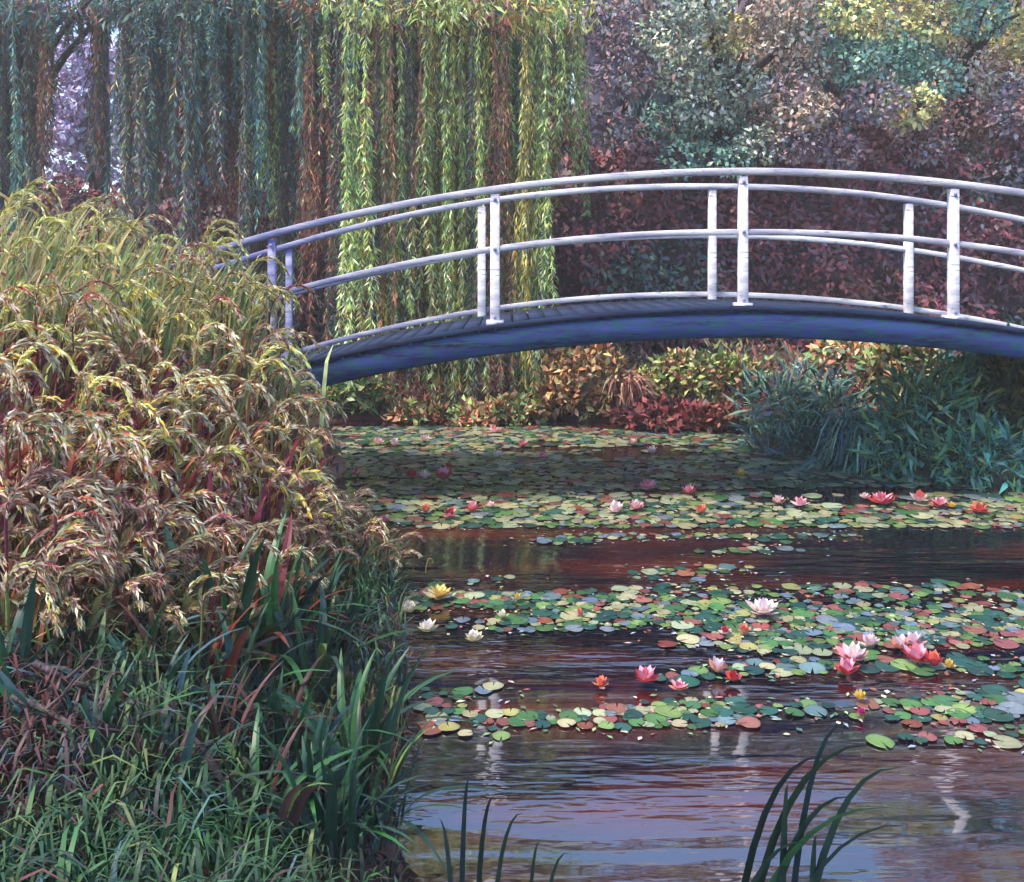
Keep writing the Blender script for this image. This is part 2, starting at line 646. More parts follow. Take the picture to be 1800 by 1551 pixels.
# ------------------------------------------------------------------ willows: trunk, limbs and hanging strands
PW = {
    'bright': (pal('#b8c66c', '#d4da86', '#94b86a', '#a2c274', '#e8ecb4', '#6c9864', '#c8bc62'), [4, 4, 4, 3, 4, 2, 1]),
    'gold': (pal('#b3aa4c', '#cfc873', '#8f9a4a', '#9a7a44', '#dcd9a0'), [3, 3, 3, 1, 1]),
    'teal': (pal('#5f9490', '#4d7d84', '#7aa59a', '#5d7f9a', '#8a9f74', '#47706a', '#9ab5a2'), [4, 3, 3, 2, 2, 3, 1]),
    'deep': (pal('#5f7a72', '#6d6876', '#7d6270', '#527a7e', '#886862', '#6b846e'), [3, 2, 2, 2, 1, 2]),
    'rust': (pal('#8a5650', '#a06452', '#785460', '#b87058', '#8a7a58', '#c08a6a'), [3, 2, 2, 2, 1, 1]),
}


def strand_mesh(theme, L):
    """a hanging shoot with its side twigs, all set with narrow leaves"""
    g = G()
    P, w = PW[theme]
    P2 = np.concatenate([PW[q][0] for q in PW])
    k = 14
    t = np.linspace(0, 1, k)
    for tw in range(4):
        ph = rng.random(4) * 6.28
        t0 = 0 if tw == 0 else rng.uniform(0, .35)
        t1 = 1 if tw == 0 else rng.uniform(.6, .97)
        off = 0 if tw == 0 else rng.uniform(.06, .19)
        tt = t0 + (t1 - t0) * t
        x = .09 * np.sin(tt * 4 + ph[0]) * tt + .015 * np.sin(tt * 11 + ph[2]) + off * math.cos(ph[3]) * np.sqrt(t)
        y = .09 * np.sin(tt * 3.3 + ph[1]) * tt + off * math.sin(ph[3]) * np.sqrt(t)
        path = np.stack([x, y, -L * tt], 1)
        g.tube(path, .008 * (1 - .8 * t), lin('#8a7a55'), 4)
        n = int(L * (t1 - t0) * 66)
        u = np.sort(rng.random(n))
        c = np.stack([np.interp(u, t, path[:, i]) for i in range(3)], 1)
        dirs = unit(rng.normal(0, 1, (n, 3)) * np.array([1, 1, 0]))
        D = unit(dirs * .5 + np.array([0, 0, -1.]) + rng.normal(0, .2, (n, 3)))
        cols = pick(P, n, w, .22)
        run = pick(P, 12, w, .1)
        cols = np.where(rng.random((n, 1)) < .4, run[(u * 11.99).astype(int)], cols)
        cols = np.where(rng.random((n, 1)) < .12, pick(P2, n, None, .2), cols)
        g.leaves(c, D, unit(rng.normal(0, 1, (n, 3))), rng.uniform(.08, .17, n), rng.uniform(.014, .026, n), cols)
    return g.mesh('strand', M_WILLOW)


STR = {th: [strand_mesh(th, L) for L in (2.4, 3.4, 4.6, 5.8)] for th in PW}
STRL = (2.4, 3.4, 4.6, 5.8)


def willow(name, label, base, top, strands, group=None):
    b = np.array([base[0], base[1], float(ground_z(base[0], base[1])) - .1])
    t = thing(name, label, 'tree', b, group)
    g = G()
    limbs(g, (0, 0, 0), np.array(top) - b, .26, 0, 1)
    tops = []
    for (x, y, z, th, zend) in strands:
        tops.append((x, y, z))
    # limbs that carry the strands
    tp = np.array(top) - b
    for q in range(9):
        x, y, z = tops[int(q * len(tops) / 9)]
        e = np.array([x, y, z]) - b
        tt = np.linspace(0, 1, 7)[:, None]
        s = tp * rng.uniform(.55, 1)
        m = s + (e - s) * tt + np.array([0, 0, .9]) * np.sin(tt * math.pi) * .5
        g.tube(m, .09 * (1 - .75 * tt[:, 0]), (1, 1, 1), 6)
    put('trunk', g.mesh('trunk', M_BARK, True), t)
    cg = G()
    for (x, y, z, th, zend) in strands:
        i = int(np.argmin([abs((z - zend) - l) for l in STRL]))
        o = put('strand', STR[th][i], t, (x - b[0], y - b[1], z - b[2]), rng.random() * 6.28)
        o.scale = (rng.uniform(.8, 1.25), rng.uniform(.8, 1.25), (z - zend) / STRL[i])
        P, w = PW[th]
        leafy(cg, (x - b[0], y - b[1], z - b[2] - .05), (.42, .35, .4), 60, P, .14, .03, w, hang=.8)
    put('crown', cg.mesh('crown', M_WILLOW), t)
    return t


def strands_px(spec, y0, y1):
    out = []
    for (xa, xb, n, th, ea, eb) in spec:      # columns of the photograph the strands hang in, how many, kind, how low they end
        for i in range(n):
            y = rng.uniform(y0, y1)
            px = xa + (xb - xa) * (i + rng.uniform(.1, .9)) / n
            x = (px - CX) / FPX * y
            thm = th if isinstance(th, str) else random.choice(th)
            out.append((x, y, EYE + .25 * y + rng.uniform(-.05, .16), thm, rng.uniform(ea, eb)))
    return out


rng = np.random.default_rng(101)
random.seed(101)
willow('willow_tree', 'weeping willow with bright yellow green strands hanging behind the bridge', (-1.2, 15.6), (-1.0, 15.4, 5.6),
       strands_px([(640, 700, 6, ['bright', 'gold'], .2, 2.6), (700, 760, 5, ['rust', 'bright', 'teal'], .2, 3.6), (760, 930, 20, ['bright', 'bright', 'bright', 'gold'], .12, 1.2), (760, 930, 9, ['bright', 'teal'], 2.8, 4.6), (580, 960, 34, ['rust', 'bright', 'gold', 'teal', 'bright'], .05, .4),
                   (640, 940, 26, ['bright', 'deep', 'teal', 'rust'], .15, 3.3), (930, 1025, 9, ['gold', 'bright', 'deep'], 2.7, 3.9)], 14.3, 15.6)
       + strands_px([(585, 970, 24, ['bright', 'bright', 'gold', 'bright', 'rust', 'deep'], .04, .45)], 13.55, 13.95))
willow('willow_tree', 'blue green weeping willow left of the bright willow, above the bridge end', (-4.2, 16), (-4.0, 15.8, 5.8),
       strands_px([(215, 420, 34, ['teal', 'deep', 'teal'], 3.0, 5.2), (215, 420, 16, ['rust', 'deep', 'rust'], 1., 3.4), (420, 650, 40, ['teal', 'teal', 'deep', 'bright'], 2.4, 4.9), (420, 650, 22, ['rust', 'deep', 'teal', 'rust'], .4, 2.6),
                   (520, 680, 8, ['bright', 'rust', 'teal'], .2, 1.6)], 14.6, 16.2))
willow('willow_tree', 'dim grey green weeping willow at the far left behind the reeds', (-8.4, 16.6), (-8.1, 16.4, 5.9),
       strands_px([(-160, 60, 20, ['deep', 'teal', 'deep'], 1.6, 4), (30, 230, 15, ['deep', 'teal', 'deep'], 5.1, 5.6), (50, 98, 6, ['deep', 'rust'], 3, 4), (166, 184, 4, ['deep', 'rust'], 3, 4), (212, 260, 8, ['deep', 'teal'], 2.5, 4)], 15.2, 16.8))

# ------------------------------------------------------------------ the trees and hedges behind
rng = np.random.default_rng(102)
random.seed(102)
PLUM = pal('#9a625e', '#a85e56', '#8a6264', '#b06a58', '#946e6a', '#866c6c')
PLUMW = [4, 3, 3, 2, 3, 2]


def bumpy(g, c, r, col, n=18, amp=.1):
    """uneven closed body; inside foliage it is an added core blocking light"""
    th = np.linspace(0, 2 * math.pi, n, endpoint=False)
    ph = np.linspace(.05, math.pi - .05, n // 2 + 2)
    T, Ph = np.meshgrid(th, ph)
    k = 1 + amp * np.sin(T * 3 + Ph * 4) + rng.normal(0, amp * .5, T.shape)
    V = np.stack([np.cos(T) * np.sin(Ph) * k * r[0] + c[0], np.sin(T) * np.sin(Ph) * k * r[1] + c[1], np.cos(Ph) * k * r[2] + c[2]], -1).reshape(-1, 3)
    m = len(ph)
    F = [[i * n + j, (i + 1) * n + j, (i + 1) * n + (j + 1) % n, i * n + (j + 1) % n] for i in range(m - 1) for j in range(n)]
    g.add(V, np.array(F), np.repeat([col], len(V), 0))


def hedge(label, x0, x1, y, h, depth, P, w, n):
    zc = float(ground_z((x0 + x1) / 2, y))
    t = thing('hedge', label, 'hedge', ((x0 + x1) / 2, y, zc))
    ln = x1 - x0
    b = G()
    k = max(4, int(ln / .9))
    for i in range(k):
        bumpy(b, (-ln / 2 + ln * (i + .5) / k, depth * .35, h * .45), (ln / k * .85, depth * .42, h * .52), lin('#6a5058'), 14, .06)  # opaque core added inside the hedge to block light
    put('light_blocking_core', b.mesh('light_blocking_core', M_LEAF), t)
    g = G()
    m = n
    X = rng.uniform(-ln / 2 - .2, ln / 2 + .2, m)
    Z = rng.random(m) ** .9 * h
    top = h * (.93 + .07 * np.sin(X * 2.3) + .04 * np.sin(X * 5.1))
    Z = np.where(rng.random(m) < .2, top + rng.normal(0, .1, m), Z * top / h)
    Y = -depth * .22 + .3 * np.sin(X * 2.6 + Z * 1.3) * np.cos(Z * 2.3 - X * .8) + .14 * np.sin(X * 6.1 + Z * 4) + rng.normal(0, .12, m)
    D = unit(rng.normal(0, .6, (m, 3)) + np.array([0, -.3, -.25]))
    Nn = unit(rng.normal(0, .5, (m, 3)) + np.array([0, -1, .5]))
    col = pick(P, m, w, .22)
    pt = np.sin(X * 1.1 + 2 * np.sin(Z * .9)) + np.sin(Z * 2.1 - X * .7) + rng.normal(0, .35, m)
    col = np.where((pt > 1.15)[:, None], pick(pal('#a86a54', '#8a7a5a', '#b07c68'), m, None, .2), col)
    col = np.where((pt < -1.3)[:, None], pick(pal('#5f7a70', '#6a6f80', '#70806a'), m, None, .2), col)
    g.leaves(np.stack([X, Y, Z], 1), D, Nn, rng.uniform(.08, .19, m), rng.uniform(.04, .085, m), col)
    put('foliage', g.mesh('foliage', M_LEAF), t)
    return t


hedge('dark plum red clipped hedge behind the right half of the bridge', -.2, 11, 17.2, 3.55, 1.5, PLUM, PLUMW, 22000)
hedge('dim maroon hedge behind the willow strands at left', -11, -.2, 18.0, 2.7, 1.5, np.concatenate([PLUM, pal('#5d7a76', '#98604f', '#a06852')]), PLUMW + [2, 2, 1], 22000)


def column_tree(label, x, y, h, r, P, w, n, lean=0.):
    zc = float(ground_z(x, y))
    t = thing('dark_tree', label, 'tree', (x, y, zc), 'dark narrow trees in the back row')
    g = G()
    limbs(g, (0, 0, -.1), (lean, 0, h * .9), .15, 5, r * .8)
    put('trunk', g.mesh('trunk', M_BARK, True), t)
    f = G()
    bumpy(f, (lean * .6, .2, h * .56), (r * .62, r * .5, h * .42), lin('#5a5060'), 16, .12)  # added opaque core that blocks light inside the crown
    for i in range(int(n / 60)):
        z = h * (.12 + .86 * rng.random())
        rr = r * (1.05 - .55 * (z / h) ** 2)
        a = rng.random() * 6.283
        c = (lean * z / h + rr * .72 * math.cos(a), rr * .72 * math.sin(a), z)
        base = P[rng.choice(len(P), p=np.array(w) / sum(w))]
        leafy(f, c, (r * .3, r * .3, .5), 60, np.concatenate([P, [base] * len(P)]), .24, .06, hang=1.6)
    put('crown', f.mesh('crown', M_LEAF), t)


DK = pal('#727678', '#64867f', '#8a6c6e', '#9a7262', '#729078', '#7e7480', '#a8765e')
DKW = [3, 3, 3, 2, 2, 2, 1]
cols = [(-20, 'dark narrow plum tree at the left edge of the picture'), (38, 'dark narrow tree just left of the pale sky gap'),
        (178, 'slim dark tree standing between the two pale sky gaps'), (262, 'dark narrow tree just right of the pale sky gaps'), (345, 'dark teal and plum tree behind the blue green willow, second from the sky gaps'),
        (430, 'dark narrow tree behind the middle of the blue green willow'), (520, 'dark narrow tree behind the right side of the blue green willow'), (610, 'dark narrow tree behind the gap between both willows'),
        (700, 'dark narrow tree behind the left side of the bright willow'), (790, 'dark narrow tree behind the middle of the bright willow'), (880, 'dark narrow tree behind the right side of the bright willow'),
        (965, 'dark plum tree between the bright willow and the mottled tree'),
        (1060, 'dark plum tree behind the left edge of the mottled tree'), (1150, 'dark tree behind the left part of the mottled tree'), (1240, 'dark tree behind the middle of the mottled tree'),
        (1330, 'dark tree behind the right part of the mottled tree'), (1420, 'dark tree behind the right edge of the mottled tree'), (1510, 'dark tree seen between the mottled tree and the ochre tree'),
        (1600, 'dark tree behind the left part of the ochre tree'), (1690, 'dark tree behind the middle of the ochre tree'), (1780, 'dark tree behind the right part of the ochre tree'), (1870, 'dark tree cut by the right edge of the picture')]
for i, (px, lab) in enumerate(cols):
    y = 19.6 + (i % 3) * .35
    wid = .15 if px == 178 else (.5 if px in (38, 262) else .78)
    column_tree(lab, (px - CX) / FPX * y, y, rng.uniform(7.0, 7.5), wid, DK, DKW, 3000 if wid > .3 else 900)


def broad_tree(label, x, y, z0, clumps, P_list, trunk_h, n=230, L=.17, W=.095):
    """clumps: centre offsets and radii, each clump of one tone"""
    zc = float(ground_z(x, y)) - .1
    t = thing('broad_tree', label, 'tree', (x, y, zc))
    g = G()
    limbs(g, (0, 0, 0), (.2, .1, trunk_h), .24, 9, 2.0)
    put('trunk', g.mesh('trunk', M_BARK, True), t)
    f = G()
    for (cx, cy, cz, r, pi) in clumps:
        leafy(f, (cx - x, cy - y, cz - zc), (r, r * .8, r * .7), int(n * (r / .6) ** 2), P_list[pi], L, W, hang=.25)
    put('crown', f.mesh('crown', M_LEAF), t)
    return t


rng = np.random.default_rng(103)
random.seed(103)
TP = [pal('#b8be9e', '#dcd6b4', '#9aa890', '#f0eacf', '#859684', '#727f74'),          # grey cream green
      pal('#c4a694', '#d6b8a4', '#aa9084', '#bc9080', '#9c9484', '#e6d2c0'),          # salmon
      pal('#78a490', '#90b89c', '#62887e', '#a8c4a4', '#5c7a7a', '#7a9a88'),          # sea green
      pal('#8c7280', '#9a7476', '#7c7884', '#a88078', '#83808c', '#74787a'),          # plum
      pal('#c0b878', '#d0cc88', '#9aa06c', '#b09a6a', '#dcbc8c'),                     # ochre
      pal('#b88070', '#a06c64', '#8a6c68', '#c49c84', '#906c6a')]                     # red
TP = [np.clip(q * 1.3, 0, .9) for q in TP]
spec = []
# (column, row, depth, radius, tone) read off the photograph's foliage
for px, py, r, tn in [(1060, 40, .75, 3), (1090, 130, .7, 3), (1060, 220, .6, 3), (1130, 250, .6, 3), (1120, 60, .6, 3), (1180, 60, .65, 0), (1230, 30, .6, 0), (1190, 130, .65, 0), (1250, 110, .6, 0), (1285, 60, .55, 4),
                      (1240, 190, .65, 0), (1180, 210, .6, 2), (1300, 150, .6, 0), (1330, 90, .55, 1), (1360, 40, .55, 1), (1400, 60, .6, 1), (1420, 120, .6, 1), (1380, 160, .5, 3),
                      (1330, 200, .55, 1), (1270, 235, .6, 2), (1340, 255, .5, 0), (1410, 195, .6, 1), (1460, 205, .6, 3), (1450, 60, .7, 2), (1500, 110, .65, 2), (1200, 280, .5, 2), (1290, 285, .45, 2), (1395, 250, .5, 3), (1230, -8, .7, 0), (1380, -8, .7, 1), (1120, -8, .7, 3), (1500, -8, .7, 2)]:
    d = rng.uniform(15.6, 17.2)
    spec.append((*at(px, py, d), r * .82, tn))
broad_tree('mottled cream and salmon leaved tree above the middle of the bridge', 3.3, 17.0, 0, spec, TP, 5.2, 760, .085, .05)
spec = []
for px, py, r, tn in [(1560, 30, .75, 4), (1500, 20, .6, 4), (1600, 80, .7, 2), (1560, 110, .65, 2), (1660, 40, .6, 4), (1700, 110, .7, 1), (1640, 140, .65, 2), (1720, 30, .6, 2), (1780, 60, .8, 4), (1760, 150, .7, 1),
                      (1600, 190, .6, 4), (1540, 180, .6, 3), (1620, 250, .65, 3), (1690, 200, .6, 5), (1750, 230, .7, 5), (1550, 250, .6, 3), (1810, 200, .8, 3), (1700, 280, .6, 1), (1790, 290, .7, 3), (1480, 265, .5, 3),
                      (1860, 60, .9, 4), (1880, 180, .9, 5), (1580, -70, 1., 4), (1720, -90, 1., 5), (1860, -60, 1., 1), (1640, -200, 1., 5), (1780, -220, 1., 4), (1700, -330, .9, 5), (1840, -330, .9, 5), (1900, -200, 1, 5)]:
    d = rng.uniform(15.4, 17.4)
    spec.append((*at(px, py, d), r * .85, tn))
broad_tree('tall ochre and sea green tree rising above the right end of the bridge', 7.3, 17.2, 0, spec, TP, 7.2, 760, .085, .05)
LILAC_LIGHT = [pal('#c8b4d4', '#b8a4c8', '#d4c4dc', '#a894b4', '#bca8c0')]  # lilac of the light in the gap, put into leaf colours
spec = [(*at(px, py, 25 + rng.uniform(-.6, .6)), .8, 0) for px, py in [(110, 110), (145, 90), (190, 120), (115, 170), (160, 170), (205, 180), (130, 225), (180, 230), (220, 235), (100, 280), (150, 285), (200, 290), (90, 220), (230, 130)]]
broad_tree('made-up lilac tree standing in for light in the gap at upper left', -10.4, 25.2, 0, spec, LILAC_LIGHT, 4.5, 260, .16, .09)  # added tree whose lilac leaves stand for light in the gap

# ------------------------------------------------------------------ shrubs along the far and right bank
def shrub(name, label, cat, px, base_py, top_py, wpx, P, w=None, n=700, style='round', L=.13, W=.06):
    x, y = onwater(px, base_py)
    y += .35
    x = (px - CX) / FPX * y
    z = float(ground_z(x, y))
    top = EYE - (top_py - HZ) / FPX * y
    h = max(.25, top - z)
    rx = wpx / FPX * y / 2 * 1.12
    h *= 1.1
    n = int(n * 1.5)
    L, W = L * .8, W * .8
    t = thing(name, label, cat, (x, y, z - .02))
    f = G()
    if style == 'round':
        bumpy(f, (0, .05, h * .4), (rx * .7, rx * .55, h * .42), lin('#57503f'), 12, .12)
        for i in range(int(n / 35)):
            d = rand_dirs(1)[0]
            c = (d[0] * rx * .75, -abs(d[1]) * rx * .5, h * .5 + d[2] * h * .42)
            base = P[rng.choice(len(P), p=None if w is None else np.array(w) / sum(w))]
            leafy(f, c, (rx * .28 + .03, rx * .2, h * .2), 35, np.concatenate([P, [base] * len(P)]), L, W)
        k = 5
        for i in range(k):
            a = rng.uniform(-1, 1)
            f.tube([(a * .08, 0, -.05), (a * rx * .4, 0, h * .4), (a * rx * .7, -.05, h * .75)], [.022, .016, .008], lin('#4a3630'), 5)
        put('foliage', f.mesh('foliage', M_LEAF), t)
    else:                                            # fountain of arching blades
        m = n
        k = 7
        tt = np.linspace(0, 1, k)
        a = rng.uniform(0, 6.283, m)
        rad = rx * rng.uniform(.25, 1.05, m)
        hh = h * rng.uniform(.55, 1.1, m)
        start = rng.normal(0, rx * .16, (m, 2))
        ex = np.cos(a) * rad
        ey = np.sin(a) * rad * .8
        arc = np.sin(tt * math.pi * .78)
        Pth = np.stack([start[:, :1] + ex[:, None] * tt ** 1.3, start[:, 1:] + ey[:, None] * tt ** 1.3, hh[:, None] * arc], -1)
        S = unit(np.stack([-np.sin(a), np.cos(a), np.zeros(m)], 1) + rng.normal(0, .5, (m, 3)))
        Wd = rng.uniform(.012, .028, m)[:, None] * np.array([.8, 1, 1.1, 1, .8, .5, .08])
        f.ribbons(Pth, S, Wd, pick(P, m, w, .25))
        put('foliage', f.mesh('foliage', M_REED), t)
    return t


rng = np.random.default_rng(104)
random.seed(104)
GR = pal('#90a45c', '#acb468', '#769058', '#c4c488', '#5f7a50', '#a0845c', '#b08060')
DG = pal('#4a7870', '#5a8a7c', '#446468', '#74a08a', '#626f8a', '#8aaa90')
TE = pal('#559082', '#68ac9a', '#4a7866', '#88c0aa', '#70a472', '#456c62', '#a0b872')
RU = pal('#b06450', '#c87c5c', '#905450', '#d8a07c', '#785854', '#a09060')
MX = pal('#a0b06c', '#d07c58', '#dcb48c', '#74966c', '#8a705c', '#e8c8a0', '#5c7a60')
shrub('shrub', 'yellow green bush on the far bank under the left end of the bridge', 'shrub', 615, 742, 650, 120, GR, None, 900)
shrub('shrub', 'rust and green bush at the foot of the bright willow', 'shrub', 740, 745, 712, 100, np.concatenate([RU, GR]), None, 900)
shrub('shrub', 'low olive bush between the willow foot and the rust red bush', 'shrub', 900, 748, 705, 110, np.concatenate([GR, RU]), None, 800)
shrub('shrub', 'low rusty bush at the waterline left of the olive bush', 'shrub', 830, 752, 720, 100, np.concatenate([RU, GR]), None, 700)
shrub('shrub', 'round rust red bush on the far bank under the bridge', 'shrub', 1030, 745, 622, 150, RU, None, 1300)
shrub('shrub', 'sea green bush beside the round rust red bush', 'shrub', 985, 740, 640, 90, TE, None, 700)
shrub('grass_tuft', 'tuft of pale arching grass right of the round rust bush', 'grass', 1095, 748, 665, 120, pal('#c9a88a', '#b89a7a', '#9a6a5a', '#7a5048'), None, 200, 'fountain')
shrub('shrub', 'bright yellow green bush on the far bank below the bridge crown', 'shrub', 1195, 742, 628, 130, GR, [3, 4, 3, 3, 2, 1, 1], 1300)
shrub('shrub', 'yellow green bush touching the dark green grass mound', 'shrub', 1270, 750, 632, 120, GR, [3, 3, 3, 2, 2, 1, 2], 1200)
shrub('shrub', 'dark maroon low shrub at the waterline below the yellow green bushes', 'shrub', 1180, 760, 712, 190, pal('#744038', '#84483c', '#5c403c', '#8f5a48'), None, 900)
shrub('shrub', 'dark maroon low shrub at the waterline beside the dark green grass mound', 'shrub', 1300, 768, 712, 130, pal('#6a3038', '#7f3a3c', '#54303c', '#8f5048'), None, 600)
shrub('grass_mound', 'large dark blue green grassy mound on the right bank', 'grass', 1400, 800, 668, 190, DG, None, 1100, 'round', .3, .03)
shrub('shrub', 'orange flecked bush between the two dark green mounds', 'shrub', 1500, 770, 605, 170, MX, None, 1300)
shrub('grass_mound', 'dark green arching grass at the waterline in front of the orange flecked bush', 'grass', 1520, 835, 755, 190, DG, None, 600, 'fountain')
shrub('shrub', 'rounded teal green bush with narrow leaves on the right bank', 'shrub', 1640, 850, 668, 200, TE, None, 1700, 'round', .24, .035)
shrub('shrub', 'orange and cream flowering bush below the right end of the bridge', 'shrub', 1590, 785, 600, 150, MX, None, 1000)
shrub('shrub', 'dark green bush with turquoise leaves close to the right edge', 'shrub', 1725, 815, 612, 170, TE, None, 1500)
shrub('shrub', 'olive bush cut by the right edge of the picture', 'shrub', 1800, 845, 610, 140, pal('#6a7a45', '#8a8f50', '#465a3c', '#a09a5a', '#5a5040'), None, 1300)
shrub('shrub', 'low green bush at the waterline near the right edge', 'shrub', 1750, 866, 760, 170, TE, [1, 1, 2, 1, 3, 2, 2], 900, 'round', .2, .035)

# ------------------------------------------------------------------ reeds on the left bank
rng = np.random.default_rng(105)
random.seed(105)
PL = pal('#dccfa6', '#ece4c6', '#d2bc74', '#c4ac90', '#dcbcac', '#b0947a', '#e4d070', '#c0ba96')
PLW = [4, 3, 2, 3, 2, 2, 1, 2]
PLG = pal('#e0d48c', '#f0e6b0', '#e2c650', '#ccc680', '#e8c85c', '#c0bc78', '#f6ecc8')
PL = np.concatenate([PL, pal('#f0e8cc', '#a0584c', '#8a4a58')])
PLW = PLW + [6, 3, 2]
PL = np.concatenate([PL, pal('#b86a40', '#c07a4c')])
PLW = PLW + [2, 2]
PLR = pal('#cdb09a', '#b4846e', '#dcc8b0', '#a4665a', '#d0bca0', '#946456', '#e8dac8')
BL = pal('#8a3f3e', '#7c4258', '#a0523e', '#84905a', '#bca468', '#6a6450', '#a84a44', '#a0a866', '#80302f', '#5e3450')
BLG = pal('#8ea468', '#b4b478', '#ccc084', '#80905f', '#d4bc8a', '#a4b47c', '#a8885c', '#9a6a50')
BLR = pal('#96583e', '#a8704e', '#845444', '#7a8858', '#bc946c', '#6e664a')


def plume_mesh(P, w, h, reach, n, stem=None):
    """stalk of height h whose narrow feathery head arches over to the right"""
    g = G()
    k = 22
    t = np.linspace(0, 1, k)
    b = np.clip((t - .62) / .38, 0, 1)
    ang = b * 2.5                                  # the head turns over from upright to hanging
    ds = np.full(k, h / k)
    ds[b > 0] = reach * 2.3 / (b > 0).sum()
    x = np.cumsum(np.sin(ang) * ds) + .05 * t
    z = np.cumsum(np.cos(ang) * ds)
    z = z - z[0]
    z *= h / z.max()
    path = np.stack([x, .03 * np.sin(t * 5), z], 1)
    g.tube(path, .008 * (1 - .6 * t) + .002, pick(BL if stem is None else stem, 1)[0], 4)
    u = .6 + .4 * rng.random(n)
    c = np.stack([np.interp(u, t, path[:, i]) for i in range(3)], 1)
    T = unit(np.gradient(path, axis=0))
    tg = np.stack([np.interp(u, t, T[:, i]) for i in range(3)], 1)
    D = unit(tg * 1.0 + rng.normal(0, .26, (n, 3)) + np.array([.1, -.05, -.3]))
    g.leaves(c, D, rand_dirs(n), rng.uniform(.03, .075, n), rng.uniform(.008, .015, n), pick(P, n, w, .15))
    return g.mesh('plume', M_PLUME)


PLUMES = {}
for key, (P, w) in {'g': (PLG, None), 'm': (PL, PLW), 'r': (PLR, None)}.items():
    PLUMES[key] = [(h, plume_mesh(P, w, h, rc, 130, BLG if key == 'g' else None)) for h, rc in ((.5, .1), (.6, .14), (.75, .11), (.9, .16), (1.05, .12), (1.2, .17), (1.4, .14), (1.6, .19), (1.85, .16), (2.1, .2))]


def blades_mesh(P, h, n, spread, w=None, wide=1.):
    g = G()
    k = 8
    tt = np.linspace(0, 1, k)
    a = rng.uniform(0, 6.283, n)
    hh = h * rng.uniform(.5, 1.08, n)
    rad = spread * rng.uniform(.1, .8, n)
    ox, oy = rng.normal(0, spread * .5, n), rng.normal(0, spread * .5, n)
    drift = .12 * h                                # the wind leans them all a little to the right
    arc = np.where(tt < .7, tt, .7 + (tt - .7) * .3)
    Pth = np.stack([ox[:, None] + np.cos(a)[:, None] * rad[:, None] * tt ** 2 + drift * tt ** 2, oy[:, None] + np.sin(a)[:, None] * rad[:, None] * tt ** 2, hh[:, None] * arc], -1)
    S = unit(np.stack([np.cos(a * 1.7), np.sin(a * 1.7), np.zeros(n)], 1))
    Wd = wide * rng.uniform(.008, .02, n)[:, None] * np.array([.7, .9, 1, 1, .95, .8, .5, .08])
    g.ribbons(Pth, S, Wd, pick(P, n, w, .26))
    return g.mesh('blades', M_REED)


BLADES = {'g': [(h, blades_mesh(BLG, h, 150, .3)) for h in (.8, 1.2, 1.7, 2.1)],
          'm': [(h, blades_mesh(BL, h, 230, .3, [4, 3, 3, 2, 3, 2, 3, 2, 3, 3], 1.0)) for h in (.6, .9, 1.2, 1.7)],
          'r': [(h, blades_mesh(BLR, h, 190, .3, None, .85)) for h in (.45, .6, .8, 1.0)]}
ORD = ['leftmost', 'second', 'third', 'fourth', 'fifth', 'sixth', 'seventh', 'eighth', 'ninth', 'tenth', 'eleventh', 'twelfth']


def reed(px, top_py, y, key, nplume, label, group):
    px -= 62                                       # the heads lean over to the right of their feet
    x = (px - CX) / FPX * y
    z = float(ground_z(x, y))
    h = (EYE - (top_py - HZ) / FPX * y) - z
    h = min(max(h, .38), 2.5)
    t = thing('reed_clump', label, 'reeds', (x, y, max(z, -.1) - .03), group)
    bl = h * {'g': 1.12, 'm': .98, 'r': .9}[key]
    bh, bm = min(BLADES[key], key=lambda q: abs(q[0] - bl))
    o = put('blades', bm, t, (0, 0, 0), rng.uniform(-.6, .6))
    o.scale = (1, 1, bl / bh)
    for i in range(nplume):
        hp = h * rng.uniform(.55, 1.04)
        ph, pm = min(PLUMES[random.choice({'g': 'gggm', 'm': 'mmmg', 'r': 'rm'}[key])], key=lambda q: abs(q[0] - hp) + .2 * random.random())
        q = put('plume', pm, t, (rng.uniform(-.34, .34), rng.uniform(-.32, .25), 0), rng.normal(0, .55))
        sx = min(1.2, max(.75, hp / ph)) * rng.uniform(.9, 1.1)
        q.scale = (sx, sx, hp / ph)


